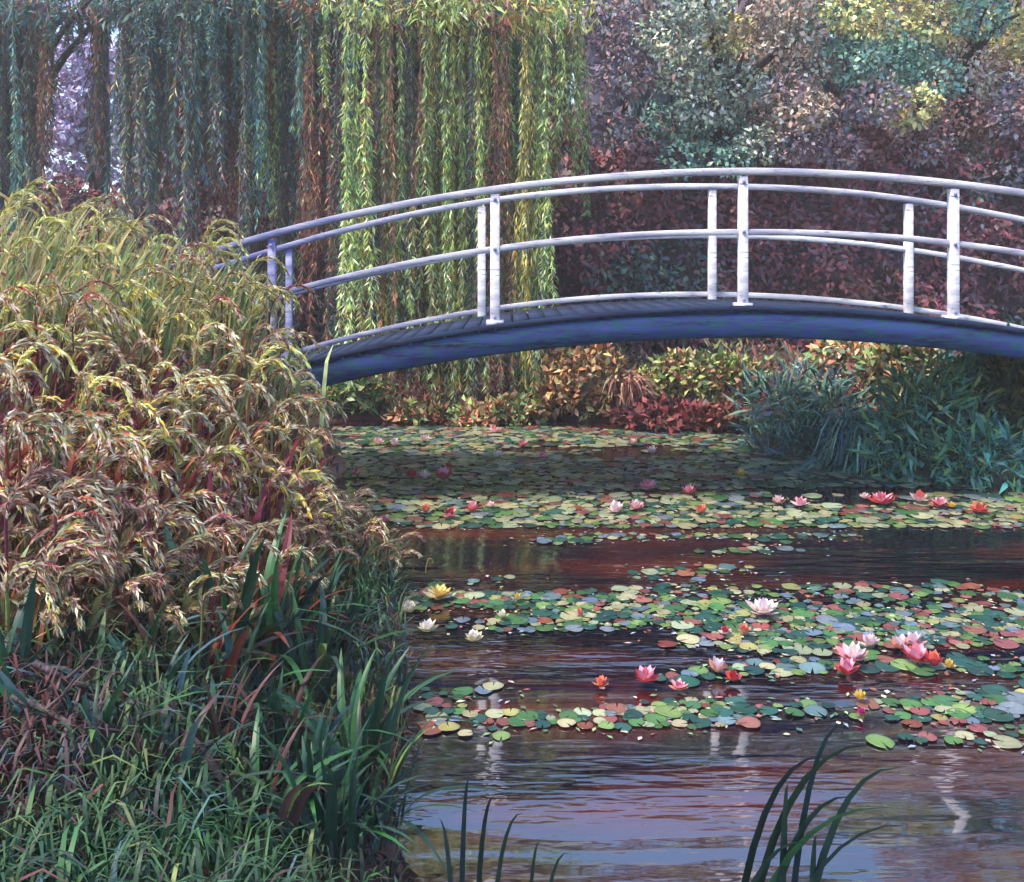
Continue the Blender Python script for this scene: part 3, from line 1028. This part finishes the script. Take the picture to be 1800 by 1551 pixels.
ROWS = [
    ('g', 'tall cream plumed reed clump', 'back reed row', [(-60, 325, 7.6), (20, 325, 7.0), (95, 330, 7.9), (160, 322, 7.2), (215, 355, 8.1), (270, 370, 7.5), (330, 388, 8.2), (390, 412, 7.7), (435, 440, 8.3)]),
    ('g', 'green gold reed clump', 'second reed row', [(-20, 400, 6.3), (60, 410, 6.3), (140, 425, 6.4), (215, 440, 6.6), (300, 455, 6.8), (375, 475, 7.1), (455, 505, 7.7), (505, 580, 8.1)]),
    ('m', 'reed clump with wine red stems', 'third reed row', [(-30, 480, 5.9), (50, 490, 5.9), (130, 500, 6.0), (210, 510, 6.1), (290, 530, 6.3), (365, 550, 6.5), (435, 575, 6.8), (490, 640, 7.2), (535, 690, 7.7)]),
    ('m', 'reed clump with purple red stems', 'fourth reed row', [(-15, 590, 5.4), (65, 600, 5.4), (145, 605, 5.5), (225, 615, 5.6), (305, 635, 5.75), (380, 655, 6.0), (450, 680, 6.3), (505, 740, 6.7)]),
    ('m', 'shorter wine red reed clump', 'fifth reed row', [(-10, 710, 4.95), (75, 715, 4.95), (155, 720, 5.05), (235, 730, 5.2), (315, 745, 5.35), (390, 760, 5.55), (455, 790, 5.9), (520, 800, 6.4)]),
    ('r', 'low pinkish drooping reed clump', 'sixth reed row', [(10, 820, 4.55), (100, 830, 4.6), (190, 835, 4.7), (275, 845, 4.85), (350, 855, 5.0), (425, 850, 5.35), (500, 850, 5.9), (560, 860, 6.6), (600, 880, 7.1)]),
    ('r', 'small hooped pinkish reed clump', 'front reed row', [(60, 930, 4.25), (150, 935, 4.3), (240, 945, 4.45), (320, 950, 4.65), (400, 945, 4.85), (480, 955, 5.3), (545, 950, 6.0), (560, 1000, 5.7), (610, 935, 6.7), (640, 980, 6.4), (690, 985, 6.75)]),
]
for key, head, row, pts in ROWS:
    for i, (px, ty, y) in enumerate(sorted(pts)):
        reed(px, ty, y, key, {'g': 20, 'm': 14, 'r': 11}[key], '%s, %s%s in the %s' % (head, ORD[i], '' if i == 0 else ' from left', row), 'reed clumps on the left bank')

# ------------------------------------------------------------------ irises and dock in the left foreground
def sword_mesh(h, bend, wid, P, twist=.3):
    g = G()
    k = 9
    t = np.linspace(0, 1, k)
    x = bend * t ** 2.2
    z = h * t - abs(bend) * .35 * t ** 4
    path = np.stack([x, .02 * np.sin(t * 4), z], 1)[None]
    ang = twist * t
    S = np.stack([np.sin(ang) * 0 + .25, np.cos(ang), 0 * t], 1)[None]
    S = unit(S)
    wd = (wid * np.array([.65, .85, 1, 1, .97, .88, .7, .42, .04]))[None]
    c = pick(P, 1, None, .1)
    cc = c[None] * (1 + .15 * np.sin(t * 3))[None, :, None]
    path2 = path + np.array([0, 0, 0])
    g.ribbons(path2 + S * wd[..., None] * .5, S, wd * .5, cc)          # the leaf is folded along its rib
    fold = np.stack([np.full(k, -.35), np.zeros(k), np.zeros(k)], 1)[None] * wd[..., None]
    S2 = unit(-S + np.array([-.5, 0, 0]))
    g.ribbons(path2 + S2 * wd[..., None] * .5, S2, wd * .5, cc * .94)
    return g.mesh('leaf', M_IRIS)


rng = np.random.default_rng(106)
random.seed(106)
IPK = .72
IP = {'green': pal('#3a6e44', '#47824e', '#2f5c40', '#5a924e', '#749c50'), 'dark': pal('#264c3e', '#2c5642', '#264644', '#345444'),
      'plum': pal('#50403e', '#5c4440', '#464040', '#6a4640'), 'blue': pal('#46686c', '#55787c', '#3f5e60', '#5f8088'), 'red': pal('#8a3a32', '#7a3230', '#94463a')}
IP = {k: P * IPK for k, P in IP.items()}
SW = {}
for key, P in IP.items():
    SW[key] = [sword_mesh(h, b, w, P) for h, b, w in ((.75, .2, .026), (.7, .45, .03), (.6, .6, .028), (.8, .3, .03), (.5, .5, .026), (.75, .12, .024), (.5, .75, .03))]


def iris(label, px, base_py, hpx, nl, kinds, cat='iris', y=None, spread=.16, group=None, face=None):
    if y is None:
        x, y = onwater(px, base_py)
    x = (px - 40 - CX) / FPX * y
    z = float(ground_z(x, y))
    t = thing('iris_clump', label, cat, (x, y, max(z, -.35) - .02), group)
    h = hpx / FPX * y
    for i in range(int(nl * 2)):
        a = rng.uniform(-math.pi, math.pi) if face is None else rng.normal(face, .7)
        s = h / .75 * rng.uniform(.7, 1.15)
        o = put('leaf', random.choice(SW[random.choice(kinds)]), t, (math.cos(a) * spread * rng.random(), math.sin(a) * spread * rng.random() * .7, 0), a, s)
        o.rotation_euler = (rng.normal(0, .12), rng.normal(.06, .12), a)
    return t


gr_, dk_, pm_, bl_, rd_ = 'green', 'dark', 'plum', 'blue', 'red'
for args in [
    ('green iris clump at the foot of the pinkish reeds, left of centre', 420, 1290, 250, 13, [gr_, dk_, gr_]),
    ('iris clump with red leaves beside the water', 500, 1270, 240, 12, [gr_, dk_, rd_, gr_]),
    ('dark green iris clump leaning over the water below the drooping plumes', 590, 1290, 210, 13, [dk_, gr_, dk_]),
    ('bright and dark green iris clump bulging furthest into the water', 660, 1390, 230, 14, [gr_, gr_, dk_]),
    ('plum and green iris clump with red leaves, left of the red leaved clump', 380, 1370, 210, 11, [pm_, dk_, rd_]),
    ('blue grey iris clump in the lower left with fine leaves', 300, 1450, 210, 12, [bl_, dk_, bl_]),
    ('bluish leaved iris clump at the bottom edge, lower left', 180, 1551, 230, 12, [bl_, dk_, bl_, gr_]),
    ('dark green iris clump at the left edge near the bottom', 40, 1480, 260, 13, [dk_, gr_]),
    ('vivid green iris clump at the left edge under the reeds', 15, 1380, 190, 11, [gr_, gr_, dk_]),
    ('yellow green iris clump between the reeds and the fallen twig', 170, 1300, 190, 12, [gr_, gr_, pm_]),
    ('mossy green iris clump under the low pinkish reeds, upper left of the foreground', 270, 1270, 200, 12, [gr_, dk_]),
    ('plum brown iris clump in the middle of the lower left corner', 420, 1500, 210, 13, [pm_, pm_, dk_]),
    ('dark plum iris clump at the bottom edge left of the water', 500, 1580, 220, 12, [pm_, dk_, gr_]),
    ('deep green iris clump at the bottom edge next to the open water', 620, 1560, 230, 14, [dk_, dk_, gr_]),
    ('deep green iris clump at the water edge above the bottom corner clump', 690, 1480, 190, 12, [dk_, gr_, dk_]),
    ('green and plum iris clump at the bottom left corner', 70, 1600, 200, 11, [dk_, pm_, gr_]),
    ('grey green iris clump along the bottom edge between blue and plum clumps', 330, 1590, 210, 12, [dk_, bl_, pm_]),
    ('bright green iris clump in the middle of the lower left plants', 530, 1430, 190, 12, [gr_, dk_, pm_]),
    ('dark green iris clump just left of the fallen twigs', 100, 1400, 200, 11, [dk_, gr_, dk_]),
    ('blue green iris clump right of the fallen twigs', 230, 1380, 200, 11, [dk_, bl_, gr_]),
    ('plum leaved iris clump behind the long fallen twig', 90, 1260, 170, 11, [pm_, gr_, bl_]),
    ('broad leaved dark iris clump below the red leaved clump', 460, 1380, 200, 12, [dk_, gr_, dk_]),
    ('dark iris clump at the water edge just under the small hooped reeds', 600, 1210, 170, 11, [dk_, dk_, gr_]),
    ('green iris clump with some red leaves above the bulging clump', 540, 1210, 180, 11, [gr_, dk_, rd_, dk_]),
    ('mixed plum and blue iris clump along the bottom edge', 240, 1600, 200, 11, [pm_, bl_, dk_]),
    ('dark green iris clump in the bottom row beside the plum clump', 570, 1500, 200, 12, [dk_, gr_, dk_]),
]:
    iris(*args, group='irises on the left bank')
# arching leaves standing in the near water
def arching(label, px, base_py, tips, kinds):
    x, y = onwater(px, base_py)
    t = thing('sedge_clump', label, 'sedge', (x, y, -.35))
    for (bx, tx, ty, wd, kd) in tips:
        g = G()
        k = 10
        tt = np.linspace(0, 1, k)
        ox = (bx - px) / FPX * y
        X, _, Z = at(tx, ty, y - .1)
        P = np.stack([ox + (X - x - ox) * tt ** 1.7, -.1 * tt, (Z + .35) * np.sin(tt * math.pi * .5) ** .9], 1)
        S = unit(np.stack([.9 - .5 * tt, .35 + 0 * tt, -.6 * tt], 1))
        w = wd * np.array([.7, .85, 1, 1, 1, .95, .85, .65, .4, .04])
        g.ribbons(P[None], S[None], w[None], pick(IP[kd], 1)[None].repeat(k, 1))
        S2 = unit(S * .3 + np.array([0, 1, .1]))
        g.ribbons(P[None] + S2[None] * w[None, :, None] * .5, S2[None], w[None] * .5, pick(IP[kd], 1)[None].repeat(k, 1))
        put('leaf', g.mesh('leaf', M_IRIS), t)


arching('dark green sedge arching to the right out of the near water', 1310, 1640,
        [(1280, 1450, 1330, .016, dk_), (1300, 1530, 1310, .018, dk_), (1330, 1500, 1400, .018, dk_), (1370, 1385, 1380, .016, dk_), (1420, 1435, 1470, .016, gr_), (1400, 1580, 1350, .018, dk_), (1270, 1420, 1480, .014, dk_), (1380, 1490, 1270, .014, dk_), (1290, 1560, 1420, .018, gr_), (1350, 1600, 1450, .012, dk_)], None)
arching('few upright dark green stems standing in the near water beside the irises', 830, 1620,
        [(810, 825, 1370, .01, dk_), (835, 870, 1400, .01, dk_), (800, 770, 1440, .01, dk_), (860, 920, 1430, .009, dk_)], None)
arching('sparse short green stems in the near water right of the dark stems', 935, 1640,
        [(925, 950, 1480, .008, dk_), (945, 1000, 1500, .008, dk_)], None)

# ground cover on the near left bank: too fine to count
g = G()
n = 20000
x = rng.uniform(-3.6, -.3, n)
y = 2.6 + 4.4 * rng.random(n) ** 1.6
d = pond_dist(x, y)
k = (d > -.02) & (rng.random(n) < .95)
x, y = x[k], y[k]
z = ground_z(x, y)
n = len(x)
GC = pal('#386040', '#2c523e', '#466a40', '#54403e', '#66443a', '#647848', '#46606a', '#3c4440', '#3a5444')
GC = GC * .78
patch = (np.floor((np.sin(x * 2.7) + np.cos(y * 2.3 + x)) * 2.2) % len(GC)).astype(int)
colr = np.where(rng.random((n, 1)) < .65, GC[patch] * np.exp(rng.normal(0, .25, (n, 1))), pick(GC, n, None, .25))
k = 5
tt = np.linspace(0, 1, k)
a = rng.uniform(0, 6.283, n)
hh = rng.uniform(.07, .22, n) * (1 + .5 * np.sin(x * 3.1 + y * 1.7))
rad = hh * rng.uniform(.3, 1.1, n)
Pth = np.stack([x[:, None] + np.cos(a)[:, None] * rad[:, None] * tt ** 1.8, y[:, None] + np.sin(a)[:, None] * rad[:, None] * tt ** 1.8, z[:, None] + hh[:, None] * np.sin(tt * 2.0)], -1)
S = unit(np.stack([np.cos(a * 1.9), np.sin(a * 1.9), np.zeros(n)], 1))
g.ribbons(Pth, S, rng.uniform(.003, .0085, n)[:, None] * np.array([.8, 1, 1, .7, .1]), colr)
o = put('ground_cover', g.mesh('ground_cover', M_LEAF))
o['kind'] = 'stuff'
tag(o, 'low mixed green and plum ground cover on the left bank', 'ground cover')
g = G()
n = 34000
x = rng.uniform(-6, 9, n)
y = rng.uniform(9.2, 17, n)
d = pond_dist(x, y)
k = (d > 0) & (d < 2.8)
x, y = x[k], y[k]
n = len(x)
FC = pal('#8a5050', '#9a6050', '#748455', '#a0a060', '#6a4a54', '#5a7a62', '#b07860')
tall = .5 * np.maximum(0, np.sin(x * 2.3 + 1.5 * np.sin(y * 1.9)) + .35) * rng.random(n)
fpatch = (np.floor((np.sin(x * 1.9) + np.cos(y * 2.1 - x * .7)) * 2.4) % len(FC)).astype(int)
fcol = np.where(rng.random((n, 1)) < .5, FC[fpatch] * np.exp(rng.normal(0, .22, (n, 1))), pick(FC, n, None, .25))
g.leaves(np.stack([x, y, ground_z(x, y) + tall], 1), unit(rng.normal(0, .6, (n, 3)) + np.array([0, 0, .7])), rand_dirs(n), rng.uniform(.06, .2, n), rng.uniform(.02, .05, n), fcol)
o = put('ground_cover', g.mesh('ground_cover', M_LEAF))
o['kind'] = 'stuff'
tag(o, 'low reddish ground cover on the far and right bank', 'ground cover')

# fallen twigs in the left foreground
for lab, pts in (('long dark fallen twig lying in the lower left plants', [(20, 1225, 3.5), (80, 1248, 3.5), (150, 1290, 3.5), (240, 1300, 3.6)]),
                 ('short wine red fallen twig above the long dark twig', [(60, 1165, 3.7), (115, 1195, 3.7), (190, 1222, 3.8)])):
    q = [at(a, b, c) for a, b, c in pts]
    b0 = np.array(q[0])
    t = thing('fallen_twig', lab, 'twig', b0)
    g = G()
    g.tube(np.array(q) - b0, np.linspace(.014, .006, len(q)), lin('#3a2428'), 6)
    mid = np.array(q[1]) - b0
    put('stem', g.mesh('stem', M_BARK, True), t)
    g = G()
    g.tube([mid, mid + [.06, 0, .05], mid + [.12, -.02, .13]], [.008, .006, .003], lin('#3a2428'), 5)
    put('side_shoot', g.mesh('side_shoot', M_BARK, True), t)

# pink boulder on the left shore
bx, by = onwater(545, 838)
g = G()
bumpy(g, (0, 0, .1), (.34, .26, .2), (1, 1, 1), 16, .12)
t = put('boulder', g.mesh('boulder', stone_mat(), True), None, (bx, by, .02))
tag(t, 'rounded pink stone on the left shore below the bridge end', 'stone')

# ------------------------------------------------------------------ water lilies
rng = np.random.default_rng(107)
random.seed(107)
PADC = {'green': pal('#5a8456', '#72945c', '#486c4c', '#8aa070'), 'pale': pal('#b4ba94', '#cccca8', '#a4ae8c', '#c8c2a0'), 'dark': pal('#2f5a50', '#3a5f5a', '#34504f'),
        'red': pal('#84503f', '#8c5644', '#8f5a54'), 'blue': pal('#7a8c92', '#84969e', '#70848a'), 'gold': pal('#a8a46c', '#b4ac78')}


def pad_mesh(P, seed):
    """a round floating leaf with its slit, a slightly turned-up rim and an uneven edge"""
    r0 = np.random.default_rng(seed)
    n = 20
    th = np.linspace(.13, 2 * math.pi - .13, n)
    rr = 1 + .05 * np.sin(th * 3 + r0.random() * 6) + r0.normal(0, .02, n)
    lift = .03 + .10 * np.maximum(0, np.sin(th * 1.5 + r0.random() * 6)) ** 3
    V = []
    for sc_, zf, dz in ((.04, .0, .04), (.5, .0, .05), (.85, .35, .04), (1., 1., .03), (.97, 1., -.05)):
        V += [(math.cos(a) * q * sc_, math.sin(a) * q * sc_, l * zf + dz) for a, q, l in zip(th, rr, lift)]
    F = [[k * n + i, (k + 1) * n + i, (k + 1) * n + i + 1, k * n + i + 1] for k in range(4) for i in range(n - 1)]
    V = np.array(V, float)
    rad = np.hypot(V[:, 0], V[:, 1])[:, None]
    c = pick(P, 1, None, .1)
    vein = 1 + .06 * np.sin(np.arctan2(V[:, 1:2], V[:, :1]) * 9)
    C = c * (1.08 - .16 * rad) * vein * np.exp(r0.normal(0, .06, (len(V), 1)))
    g = G()
    g.add(V, np.array(F), np.clip(C, 0, 1))
    return g.mesh('lily_pad', M_PAD)


PADC = {k: P * .78 for k, P in PADC.items()}
PADM = {k: [pad_mesh(P, i * 7 + j) for j in range(3)] for i, (k, P) in enumerate(PADC.items())}
PKEYS = list(PADM)

# where the rafts lie, as (column, row) outlines read off the photograph and taken down to the water
pads = []


def free(x, y, rad, k=.66):
    if not pads:
        return True
    a = np.array([p[:3] for p in pads])
    return bool(np.all((x - a[:, 0]) ** 2 + (y - a[:, 1]) ** 2 > (k * (rad + a[:, 2])) ** 2))


def raft(name, rows, dens, wts, size, tries):
    """rows: (row, left column, right column)"""
    rows = sorted(rows)
    ra, la, rb = zip(*rows)
    Y0, Y1 = EYE * FPX / (ra[-1] - HZ), EYE * FPX / (ra[0] - HZ)
    for q in range(tries):
        y = rng.uniform(Y0, Y1)
        row = HZ + EYE * FPX / y
        xl, xr = (np.interp(row, ra, la) - CX) / FPX * y, (np.interp(row, ra, rb) - CX) / FPX * y
        x = rng.uniform(xl, xr)
        # rafts grow in streaks with open water between
        s_ = math.sin(y * 3.1 + .7 * math.sin(x * .9)) + .6 * math.sin(x * 1.3 + y * .8) + 1.1 * math.sin(x * 1.7 - y * 9.1 + 2 * math.sin(x * .8)) * math.sin(y * 5.3 + x * 1.1) + rng.normal(0, .3)
        if s_ < dens:
            continue
        rad = size * rng.choice([.55, .7, .85, 1., 1.2, 1.5])
        if not free(x, y, rad) or pond_dist(x, y) > -.1:
            continue
        part = 'left' if x < xl + (xr - xl) * .36 else ('right' if x > xl + (xr - xl) * .68 else 'middle')
        pads.append((x, y, rad, PKEYS[rng.choice(len(PKEYS), p=np.array(wts) / sum(wts))], name, part))


raft('far', [(752, 580, 1300), (790, 560, 1360), (830, 600, 1560), (870, 640, 1850), (905, 670, 1850), (928, 720, 1850)], -.75, [6, 11, 4, 3, 3, 1], .062, 20000)
raft('middle', [(1042, 590, 1000), (1060, 570, 1300), (1085, 560, 1850), (1110, 580, 1850)], -.15, [7, 4, 6, 3, 3, 1], .046, 7000)
raft('near', [(1112, 1180, 1850), (1150, 1060, 1850), (1190, 930, 1850), (1230, 760, 1850), (1262, 720, 1850), (1280, 1000, 1500)], -.15, [7, 4, 6, 3, 3, 1], .046, 9000)
raft('loose', [(940, 760, 1500), (1000, 1000, 1500), (1050, 600, 1850), (1120, 600, 1850), (1180, 700, 1850), (1230, 720, 1850), (1310, 760, 1850)], .75, [6, 5, 6, 3, 3, 1], .042, 5000)
TONE = {'green': 'mid green', 'pale': 'pale cream green', 'dark': 'dark blue green', 'red': 'reddish brown', 'blue': 'grey blue', 'gold': 'yellowish'}
WHERE = {'far': 'far raft below the bridge', 'middle': 'thin raft across the pond', 'near': 'near raft', 'loose': 'loose drifts between rafts'}
inview = [p for p in pads if abs(p[0]) < p[1] * .53]
pads_sorted = sorted(inview, key=lambda p: -p[2] / p[1] * p[2] / p[1] ** 2)
single, rest = pads_sorted[:290], pads_sorted[290:] + [p for p in pads if abs(p[0]) >= p[1] * .53]
for (x, y, rad, key, nm, part) in single:
    o = put('lily_pad', random.choice(PADM[key]), None, (x, y, .004 + rng.random() * .006), rng.random() * 6.28, (rad, rad, rad * .8))
    o.rotation_euler = (rng.normal(0, .025), rng.normal(0, .025), rng.random() * 6.28)
    tag(o, '%s lily pad, %s part of the %s' % (TONE[key], part, WHERE[nm]), 'lily pad', '%s lily pads, %s part of the %s' % (TONE[key], part, WHERE[nm]))
g = G()
for (x, y, rad, key, nm, part) in rest:
    me = random.choice(PADM[key])
    V = np.empty(len(me.vertices) * 3, np.float32)
    me.vertices.foreach_get('co', V)
    C = np.empty(len(me.vertices) * 4, np.float32)
    me.color_attributes['col'].data.foreach_get('color', C)
    F = np.empty(len(me.loops), np.int32)
    me.loops.foreach_get('vertex_index', F)
    a = rng.random() * 6.28
    V = V.reshape(-1, 3) * np.array([rad, rad, rad * .8])
    V = V @ np.array([[math.cos(a), math.sin(a), 0], [-math.sin(a), math.cos(a), 0], [0, 0, 1]]) + np.array([x, y, .004 + rng.random() * .006])
    g.add(V, F.reshape(-1, 4), C.reshape(-1, 4)[:, :3] * rng.uniform(.75, 1.25))
if rest:
    o = put('lily_raft', g.mesh('lily_raft', M_PAD))
    o['kind'] = 'stuff'
    tag(o, 'distant small lily pads massed together under the bridge', 'lily pads')


g = G()
n = 6000
fx, fy, fc = [], [], []
a = np.array([p[:2] for p in pads])
for q in rng.choice(len(a), n):
    fx.append(a[q, 0] + rng.normal(0, .22))
    fy.append(a[q, 1] + rng.normal(0, .07))
fx, fy = np.array(fx), np.array(fy)
k = pond_dist(fx, fy) < -.08
fx, fy = fx[k], fy[k]
n = len(fx)
th = rng.random(n) * 6.28
FLK = pal('#7f9a68', '#b4b890', '#5a7a58', '#d0b0a8', '#8a5048', '#9aa0bc', '#48685a', '#d8d4b4', '#b86a70')
g.leaves(np.stack([fx, fy, np.full(n, .003) + rng.random(n) * .004], 1), np.stack([np.cos(th), np.sin(th), 0 * th], 1), np.repeat([[0, 0, 1.]], n, 0), rng.uniform(.02, .055, n), rng.uniform(.012, .03, n), pick(FLK, n, [5, 2, 5, 2, 3, 4, 4, 1, 2], .2), .05)
o = put('floating_weed', g.mesh('floating_weed', M_PAD))
o['kind'] = 'stuff'
tag(o, 'small leaf scraps and weed floating between the lily pads', 'pond weed')


def petal_mesh(P, L, W, rise):
    g = G()
    k = 5
    t = np.linspace(0, 1, k)
    path = np.stack([L * t * math.cos(rise), 0 * t, L * t * math.sin(rise) + L * .22 * t ** 2], 1)[None]
    w = (W * np.array([.35, .85, 1, .75, .06]))[None]
    c = pick(P, 1, None, .05)[None] * (1.0 - .0 * t)[None, :, None]
    c2 = np.repeat(c, 1, 1)
    S = np.array([[0, 1., 0.16]])
    g.ribbons(path + S[None] * w[..., None] * .5, unit(S), w * .5, c2)
    S = np.array([[0, -1., 0.16]])
    g.ribbons(path + S[None] * w[..., None] * .5, unit(S), w * .5, c2)
    return g.mesh('petal', M_PETAL)


FLC = {'pink': pal('#e89aa8', '#f0b8c0', '#dc7f92'), 'pale pink': pal('#f4d4d8', '#f8e4e4', '#eec4cc'), 'red': pal('#c03a44', '#d05058', '#a83444'), 'coral': pal('#ee8070', '#f49a84', '#e06a5c'),
       'cream': pal('#f4ecd0', '#efe4b8', '#faf4e4'), 'yellow': pal('#e8d468', '#f0e08a', '#dcc450'), 'magenta': pal('#d8609c', '#c84a88')}
PET = {k: [petal_mesh(P, 1, .3, r) for r in (.18, .6, 1.05)] for k, P in FLC.items()}
STG = G()
STG.tube([(0, 0, .05), (0, 0, .22), (0, 0, .36)], [.12, .16, .05], lin('#e0b84a'), 7)
STAM = STG.mesh('stamens', M_PETAL, True)


def lily(label, px, py, wpx, colour, group=None, inner=None, y=None):
    x, y = onwater(px, py + wpx * .12)
    r = wpx / FPX * y / 2
    t = thing('water_lily', label, 'water lily', (x, y, .022), group)
    turn, close = rng.random() * 6.28, rng.uniform(-.05, .4)
    for ring, (n, s) in enumerate(((int(rng.integers(7, 10)), 1.0), (int(rng.integers(6, 9)), .88), (5, .7))):
        for i in range(n):
            kk = inner if (inner and ring > 0) else colour
            o = put('petal', PET[kk][ring], t, (0, 0, .006 * ring), 2 * math.pi * (i + ring * .5) / n + rng.normal(0, .16) + turn, r * s * rng.uniform(.8, 1.12))
            o.rotation_euler = (0, rng.normal(0, .12) - close, o.rotation_euler[2])
    put('stamens', STAM, t, (0, 0, 0), 0, r)
    return t


for args in [
    ('large pale pink lily standing highest in the group at the near right', 1500, 1160, 60, 'pink', 'pale pink'),
    ('deep red lily directly below the tall pale pink one', 1488, 1186, 46, 'red', 'pink'),
    ('small pale pink lily just above and right of the tall pale pink one', 1530, 1138, 38, 'pale pink', None),
    ('pink lily leftmost in the right half of the near group', 1582, 1142, 42, 'coral', 'pale pink'),
    ('large pink and red lily in the middle of the near right group', 1612, 1162, 58, 'red', 'pink'),
    ('pink lily at the top of the near right group', 1606, 1136, 40, 'pink', 'pale pink'),
    ('red lily at the right end of the near right group', 1642, 1172, 44, 'red', 'coral'),
    ('yellow lily bud right of the red lilies in the near group', 1668, 1178, 26, 'yellow', None),
    ('coral lily standing alone in the middle raft right of centre', 1308, 1116, 26, 'coral', None),
    ('small red and white lily left of the lone coral lily', 1274, 1118, 24, 'pale pink', 'red'),
    ('white and lilac lily with yellow leaf in the middle raft', 1342, 1078, 62, 'pale pink', 'cream'),
    ('pink and red lily in the near raft, left of the large group', 1135, 1200, 52, 'red', 'pink'),
    ('coral lily left of the pink and red lily in the near raft', 1056, 1210, 30, 'coral', None),
    ('coral lily right of the pink and red lily in the near raft', 1192, 1216, 34, 'coral', 'pink'),
    ('pale pink lily with red base right of centre in the near raft', 1262, 1184, 44, 'coral', 'pale pink'),
    ('dark red lily beside the pale pink one with red base', 1288, 1200, 34, 'red', None),
    ('yellow lily in the near raft with blue water behind', 1512, 1234, 28, 'yellow', None),
    ('tiny magenta lily at the lower edge of the near raft', 1514, 1262, 20, 'magenta', None),
    ('cream lily cluster flower at the top left of the middle raft', 772, 1052, 50, 'cream', 'yellow'),
    ('small cream lily left below the cream cluster flower', 718, 1078, 36, 'cream', None),
    ('cream lily near the bank at the left end of the middle raft', 632, 1108, 44, 'cream', None),
    ('flat cream lily between the two left cream lilies and the green reflection', 752, 1112, 40, 'cream', None),
    ('round cream lily in the centre of the middle raft', 882, 1090, 24, 'cream', None),
    ('small cream and yellow lily above the round cream lily', 908, 1058, 22, 'cream', 'yellow'),
    ('cream lily on the red brown reflection left of centre', 832, 1130, 36, 'cream', None),
    ('lone yellow bud on the red brown reflection near the bank', 680, 1146, 22, 'yellow', None),
    ('small pink bud on the red brown reflection near the bank', 620, 1136, 18, 'pink', None),
    ('small pink bud at the left tip of the middle raft', 614, 1078, 18, 'pink', None),
    ('small coral bud right of the centre cream lilies', 1018, 1084, 16, 'coral', None),
    ('coral lily at the left front of the far raft', 748, 902, 26, 'coral', None),
    ('deep pink lily at the front edge of the far raft left of centre', 790, 910, 32, 'pink', 'red'),
    ('dark pink lily right of the deep pink lily at the front of the far raft', 830, 898, 30, 'red', 'pink'),
    ('small white lily beside the dark pink one at the front of the far raft', 862, 893, 18, 'pale pink', None),
    ('pink lily beside the bank plants at the front left of the far raft', 676, 918, 20, 'pink', None),
    ('lilac white lily at the front of the far raft near the middle', 1082, 900, 34, 'pale pink', None),
    ('pale pink lily right of the lilac white one in the far raft', 1118, 896, 32, 'pink', 'pale pink'),
    ('orange coral lily on a red stem at the front of the far raft', 1232, 902, 26, 'coral', None),
    ('red lily behind the orange coral lily in the far raft', 1210, 868, 28, 'red', 'pink'),
    ('pink lily in the middle of the far raft right of centre', 1140, 858, 34, 'pink', None),
    ('pale pink lily among dark pads at right of the far raft', 1406, 890, 30, 'pale pink', 'pink'),
    ('pale coral lily left of the pale pink lily at right of the far raft', 1368, 886, 28, 'coral', 'pale pink'),
    ('pale pink bud at the left of the red lilies in the far raft', 1520, 878, 22, 'pale pink', None),
    ('tall red and pink lily at the right of the far raft', 1550, 884, 48, 'red', 'pink'),
    ('pale lily between the two red lilies at the right of the far raft', 1616, 882, 36, 'pale pink', 'coral'),
    ('red lily with pink tips second from the right edge in the far raft', 1652, 890, 34, 'red', 'pink'),
    ('small yellow lily among the red ones at the right of the far raft', 1672, 894, 18, 'yellow', None),
    ('red lily nearest the right edge in the far raft', 1722, 900, 36, 'red', 'coral'),
    ('pale pink lily at the far left of the raft under the bridge end', 664, 782, 22, 'pale pink', 'pink'),
    ('second pale pink lily from the left under the bridge end', 694, 784, 24, 'pale pink', None),
    ('pale pink lily third from the left under the bridge end', 746, 776, 22, 'pale pink', None),
    ('small white pink lily in the back of the far raft, centre', 876, 804, 22, 'pale pink', None),
    ('red lily at the back of the far raft near the centre', 918, 786, 22, 'red', 'pink'),
    ('large pink and dark red lily in the left part of the far raft', 780, 842, 42, 'red', 'pink'),
    ('pale pink lily left of the large pink and dark red one', 748, 842, 26, 'pale pink', None),
    ('small red lily above the large pink and dark red one', 788, 824, 16, 'red', None),
    ('dark red lily leftmost of the three in the left part of the far raft', 722, 840, 26, 'red', None),
    ('pink lily near the pink stone in the far raft', 626, 836, 22, 'pink', None),
    ('pink lily at the back of the far raft right of centre', 1112, 782, 20, 'coral', 'pale pink'),
    ('pale lily beside the pink one at the back right of the far raft', 1146, 798, 24, 'pale pink', None),
    ('two toned pink lily left of the pale one at the back right', 954, 806, 22, 'pink', None),
    ('lilac pink lily far back near the orange flower spikes', 868, 736 + 24, 22, 'pale pink', 'pink'),
    ('small yellow lily at right of the far raft under the dark mound', 1302, 838, 22, 'yellow', None),
]:
    lab, px, py, wpx, c1, c2 = args
    lily(lab, px, py, wpx * 1.12, c1, 'water lilies in flower', c2)

# ------------------------------------------------------------------ haze volume added over the garden to lift the dark tones
hg = G()
hg.box((-930, -930, -1.8), (930, 940, 12.5), (1, 1, 1))
hm = bpy.data.materials.new('added_haze')
hm.use_nodes = True
hn = hm.node_tree.nodes
hn.remove(hn['Principled BSDF'])
pv = hn.new('ShaderNodeVolumePrincipled')
pv.inputs['Color'].default_value = (.96, .92, .86, 1)
pv.inputs['Density'].default_value = .0034
pv.inputs['Anisotropy'].default_value = .2
hm.node_tree.links.new(pv.outputs[0], hn['Material Output'].inputs['Volume'])
hz = put('added_haze_box', hg.mesh('added_haze_box', hm))
hz['kind'] = 'stuff'
